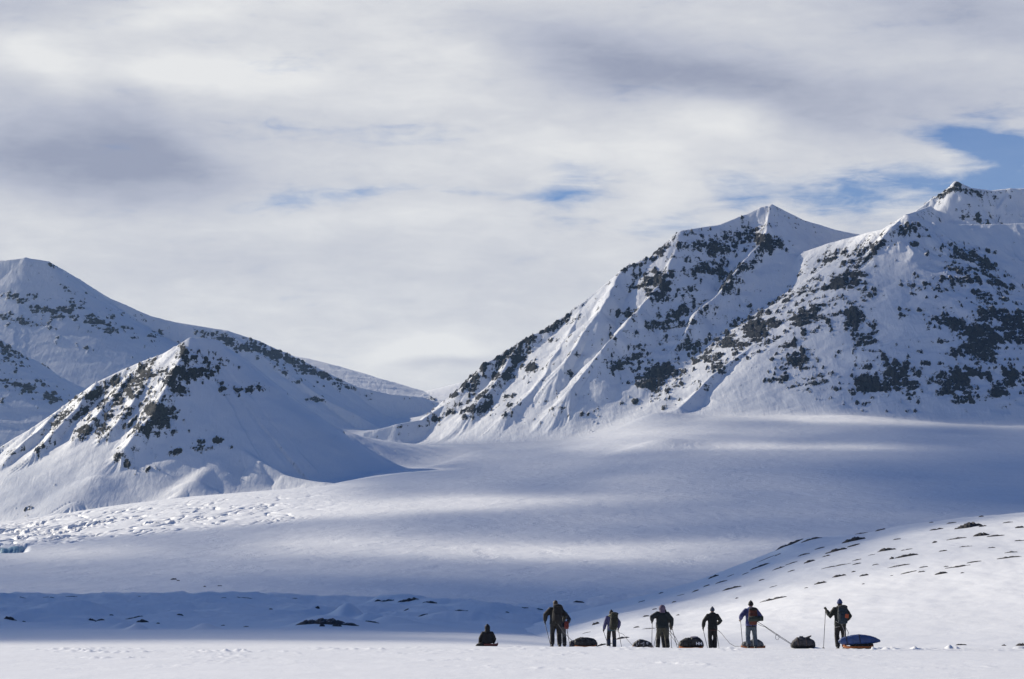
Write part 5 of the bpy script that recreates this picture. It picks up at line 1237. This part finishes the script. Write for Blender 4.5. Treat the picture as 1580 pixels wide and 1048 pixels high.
# person in black with the grey blue beanie
Y = 113.5
p4, J, Mw = person('person in black jacket and trousers with a grey blue beanie, right elbow bent out', 1099.5, Y, 1.68, cloth('black_jacket_fabric', (.005, .006, .007)), BLACK, cloth('grey_blue_wool', (.030, .042, .075)), 'beanie', feet=((-.08, 0), (.09, .03)), hands=((-.38, .10, .93), (.20, .30, 1.04)), hem=cloth('dull_red_fabric', (.06, .022, .022)), gaiter=BLACK, bulk=.96, elbows=(None, (1, -.3, .0)), hood=BLACK, sink=.02)
pole(J['hand', 0], gtip(1092.5, Y), 'ski pole in the left hand of the person with the grey blue beanie'); pole(J['hand', 1], gtip(1110, Y + .4), 'ski pole hanging behind the hip of the person with the grey blue beanie')
so, sp4 = sledge(1162, 104.8, .88, .46, 'orange sledge behind the legs of the person in grey trousers', ORANGE)
load(sp4, 'duffel_bag', 'grey and black bag behind the legs of the person in grey trousers', cloth('grey_duffel_fabric', (.085, .088, .095), .8, .8, 6), [(-.42, .07, .03, .14), (-.34, .18, .02, .22), (-.1, .21, .02, .27), (.06, .21, .02, .34), (.2, .2, .02, .30), (.33, .17, .02, .22), (.38, .06, .04, .12)], 'bag', 'loads on the sledges', (-.15, .1), None, (.03, 8))
rope([J['pel'] + Vector((.06, -.2, -.02)), wpt(1112, 976, Y - .5), wpt(1126, 993, 109), wpt(1134, 997.5, 108), sp4 + Vector((-.42, 0, .10))], 'sagging rope from the person with the grey blue beanie to the sledge ahead', .007)

# person in blue with the red pack and rolled mat
Y = 103.0
BLU = cloth('blue_jacket_fabric', (.042, .048, .150)); GRY = cloth('slate_trousers', (.062, .082, .110)); RUST = cloth('rust_red_fabric', (.080, .018, .012), .8, .6, 9); MATG = cloth('dark_green_foam', (.020, .030, .026), .8, .3)
BEIGE = cloth('beige_glove', (.22, .16, .13))
p5, J, Mw = person('person in blue jacket and slate grey trousers with a rust red pack', 1159, Y, 1.72, BLU, GRY, BLACK, 'beanie', feet=((-.10, -.02), (.16, .10)), hands=((-.37, .16, 1.10), (.26, .26, 1.05)), lower=cloth('dark_navy_hem', (.008, .010, .018)), hood=cloth('bright_blue_fabric', (.055, .075, .26)), glove_mat=(BEIGE, None), bulk=1.0, sink=.02, elbows=((-.6, -.7, -.5), None))
bp = backpack(Mw, 'rust red backpack with a dark green rolled mat across it', RUST, BLACK, .33, .56, .24, 1.17, off=.05)
bm = bmesh.new(); c = Vector((.09, -.17, -.07)); add_tube(bm, [c + Vector((-.27, -.02, -.01)), c + Vector((-.26, -.02, -.01)), c + Vector((.26, .02, .015)), c + Vector((.27, .02, .015))], [.082, .092, .092, .082], 20)
mt = finish('sleeping_mat', bm, MATG, bp)
for k in (-.12, .12):
    bm = bmesh.new(); add_tube(bm, [c + Vector((k, math.cos(a) * .096, math.sin(a) * .096)) for a in np.linspace(0, 2 * math.pi, 17)], .008, 6, False); finish('strap', bm, BLACK, mt)
pole(J['hand', 0] + Vector((-.005, .0, .05)), gtip(1146.5, Y + .05), 'ski pole in the beige glove of the person in blue')
so, sp5 = sledge(1239, 101.5, .82, .46, 'dark sledge under the brown and grey bag with a pointed flap', BLACK, .07)
BRN = cloth('brown_grey_fabric', (.045, .042, .048), .8, .85, 6)
def flap(bm): add_tube(bm, [(.05, -.05, .30), (.20, -.05, .36), (.31, -.05, .415)], [(.10, .03), (.07, .028), (.015, .012)], 10, True, (0, 1, 0)); add_tube(bm, [(-.12, 0, .36), (.0, 0, .372)], .03, 8)
load(sp5, 'duffel_bag', 'brown and dark grey bag with a pointed flap on the dark sledge', BRN, [(-.43, .10, .0, .10), (-.36, .20, -.02, .22), (-.22, .22, -.02, .34), (.0, .23, -.02, .35), (.2, .23, -.02, .33), (.38, .21, -.02, .24), (.43, .10, .0, .14)], 'bag', 'loads on the sledges', (-.2, .1), cloth('tan_strap', (.12, .085, .07)), (.018, 8), .03, 2, .016, flap)
rope([J['pel'] + Vector((.20, -.22, .08)), wpt(1178, 965, Y - .2), sp5 + Vector((-.42, -.02, .16))], 'long taut rope with a hanging loop from the person in blue', .0075, None, .0, (.72, .13))
rope([J['pel'] + Vector((.22, -.18, .0)), wpt(1180, 967, Y - .3), sp5 + Vector((-.42, .12, .14))], 'second long rope from the person in blue to the dark sledge', .006, None, .02)

# person at the right with the blue covered sledge
Y = 100.0
OLJ = cloth('dark_olive_jacket', (.006, .009, .008)); DBL = cloth('deep_blue_fabric', (.010, .022, .038), .8, .45, 9); BBE = cloth('blue_wool', (.028, .050, .150))
p6, J, Mw = person('person with a blue beanie and dark blue pack, left arm raised to a tall pole', 1296.5, Y, 1.75, OLJ, BLACK, BBE, 'beanie', feet=((-.09, 0), (.14, .10)), hands=((-.45, .18, 1.36), (.24, .25, 1.02)), hood=BLACK, elbows=((-.35, -.2, -1), None), sink=.02, glove_mat=(cloth('olive_glove', (.030, .028, .020)), None), hair=HAIR)
bp = backpack(Mw, 'deep blue backpack with an orange pouch on its side', DBL, cloth('midnight_fabric', (.008, .011, .020)), .36, .58, .26, 1.19, off=.06)
bm = bmesh.new(); add_box(bm, (.125, -.135, -.02), (.13, .10, .15), Euler((0, .15, 0)), .025); finish('side_pouch', bm, cloth('orange_fabric', (.33, .070, .030)), bp, True, .012, 2)
for dzz in (.12, -.14):
    bm = bmesh.new(); add_tube(bm, [(.16, -.05, dzz), (.20, -.06, dzz - .01), (.215, -.06, dzz - .03)], .009, 6); finish('strap_end', bm, BLACK, bp)
pole(J['hand', 0], gtip(1270.5, Y - .1), 'tall ski pole under the raised arm of the person with the blue beanie')
# harness of pale straps round the hips
hs = bpy.data.objects.new('harness', None); COL.objects.link(hs); hs.matrix_world = Mw; tag(hs, 'pale strap harness round the hips of the person with the blue beanie', 'harness')
PALE = plain('pale_webbing', (.38, .36, .36), .8)
for nm, pts in (('hip_belt', [(.195 * math.cos(a), .152 * math.sin(a), .875) for a in np.linspace(0, 2 * math.pi, 25)]), ('cross_strap', [(-.17, -.12, 1.0), (-.09, -.172, .94), (.02, -.180, .885), (.05, -.178, .872)]), ('cross_strap', [(.19, -.10, .93), (.10, -.172, .90), (.02, -.182, .875)]),
                ('leg_loop', [(-.02 + .115 * math.cos(a) - .08, .135 * math.sin(a), .80 + .02 * math.cos(a)) for a in np.linspace(0, 2 * math.pi, 19)])):
    bm = bmesh.new(); add_tube(bm, pts, .009, 6); finish(nm, bm, PALE, hs)
so, sp6 = sledge(1324, 99.0, pxm(46, 99), .50, 'orange and black sledge under the pointed blue bundle', ORANGE, .055)
load(sp6 + Vector((.10, 0, -.03)), 'stuff_sack', 'black sack between the blue bundle and its orange sledge', BLACK, [(-.36, .12, .0, .10), (-.25, .2, -.01, .15), (.1, .21, -.01, .17), (.36, .2, -.01, .17), (.42, .10, .0, .12)], 'bag', 'loads on the sledges', (), None, (.012, 8), .045)
TARP = cloth('blue_tarp', (.022, .055, .180), .6, .3, 5)
load(sp6 + Vector((.02, 0, -.045)), 'bundle', 'long pointed bright blue bundle strapped on the last sledge', TARP, [(-.70, .03, .20, .24), (-.62, .11, .13, .32), (-.48, .18, .09, .37), (-.25, .23, .08, .43), (0, .24, .08, .455), (.2, .23, .09, .44), (.42, .20, .13, .40), (.60, .12, .17, .345), (.72, .05, .20, .29), (.755, .02, .21, .25)], 'bundle', 'loads on the sledges', (-.43, .02), cloth('navy_strap', (.008, .012, .035)), (.016, 5), .05)
rope([J['pel'] + Vector((.03, -.19, -.06)), wpt(1303.5, 975, Y - .3), sp6 + Vector((-.50, -.1, .26))], 'pale rope from the hip harness to the blue bundle sledge', .008, PALE)
rope([J['pel'] + Vector((.15, -.12, -.10)), wpt(1309, 976, Y - .2), sp6 + Vector((-.36, .0, .34))], 'dark slack rope beside the right leg above the blue bundle', .007)
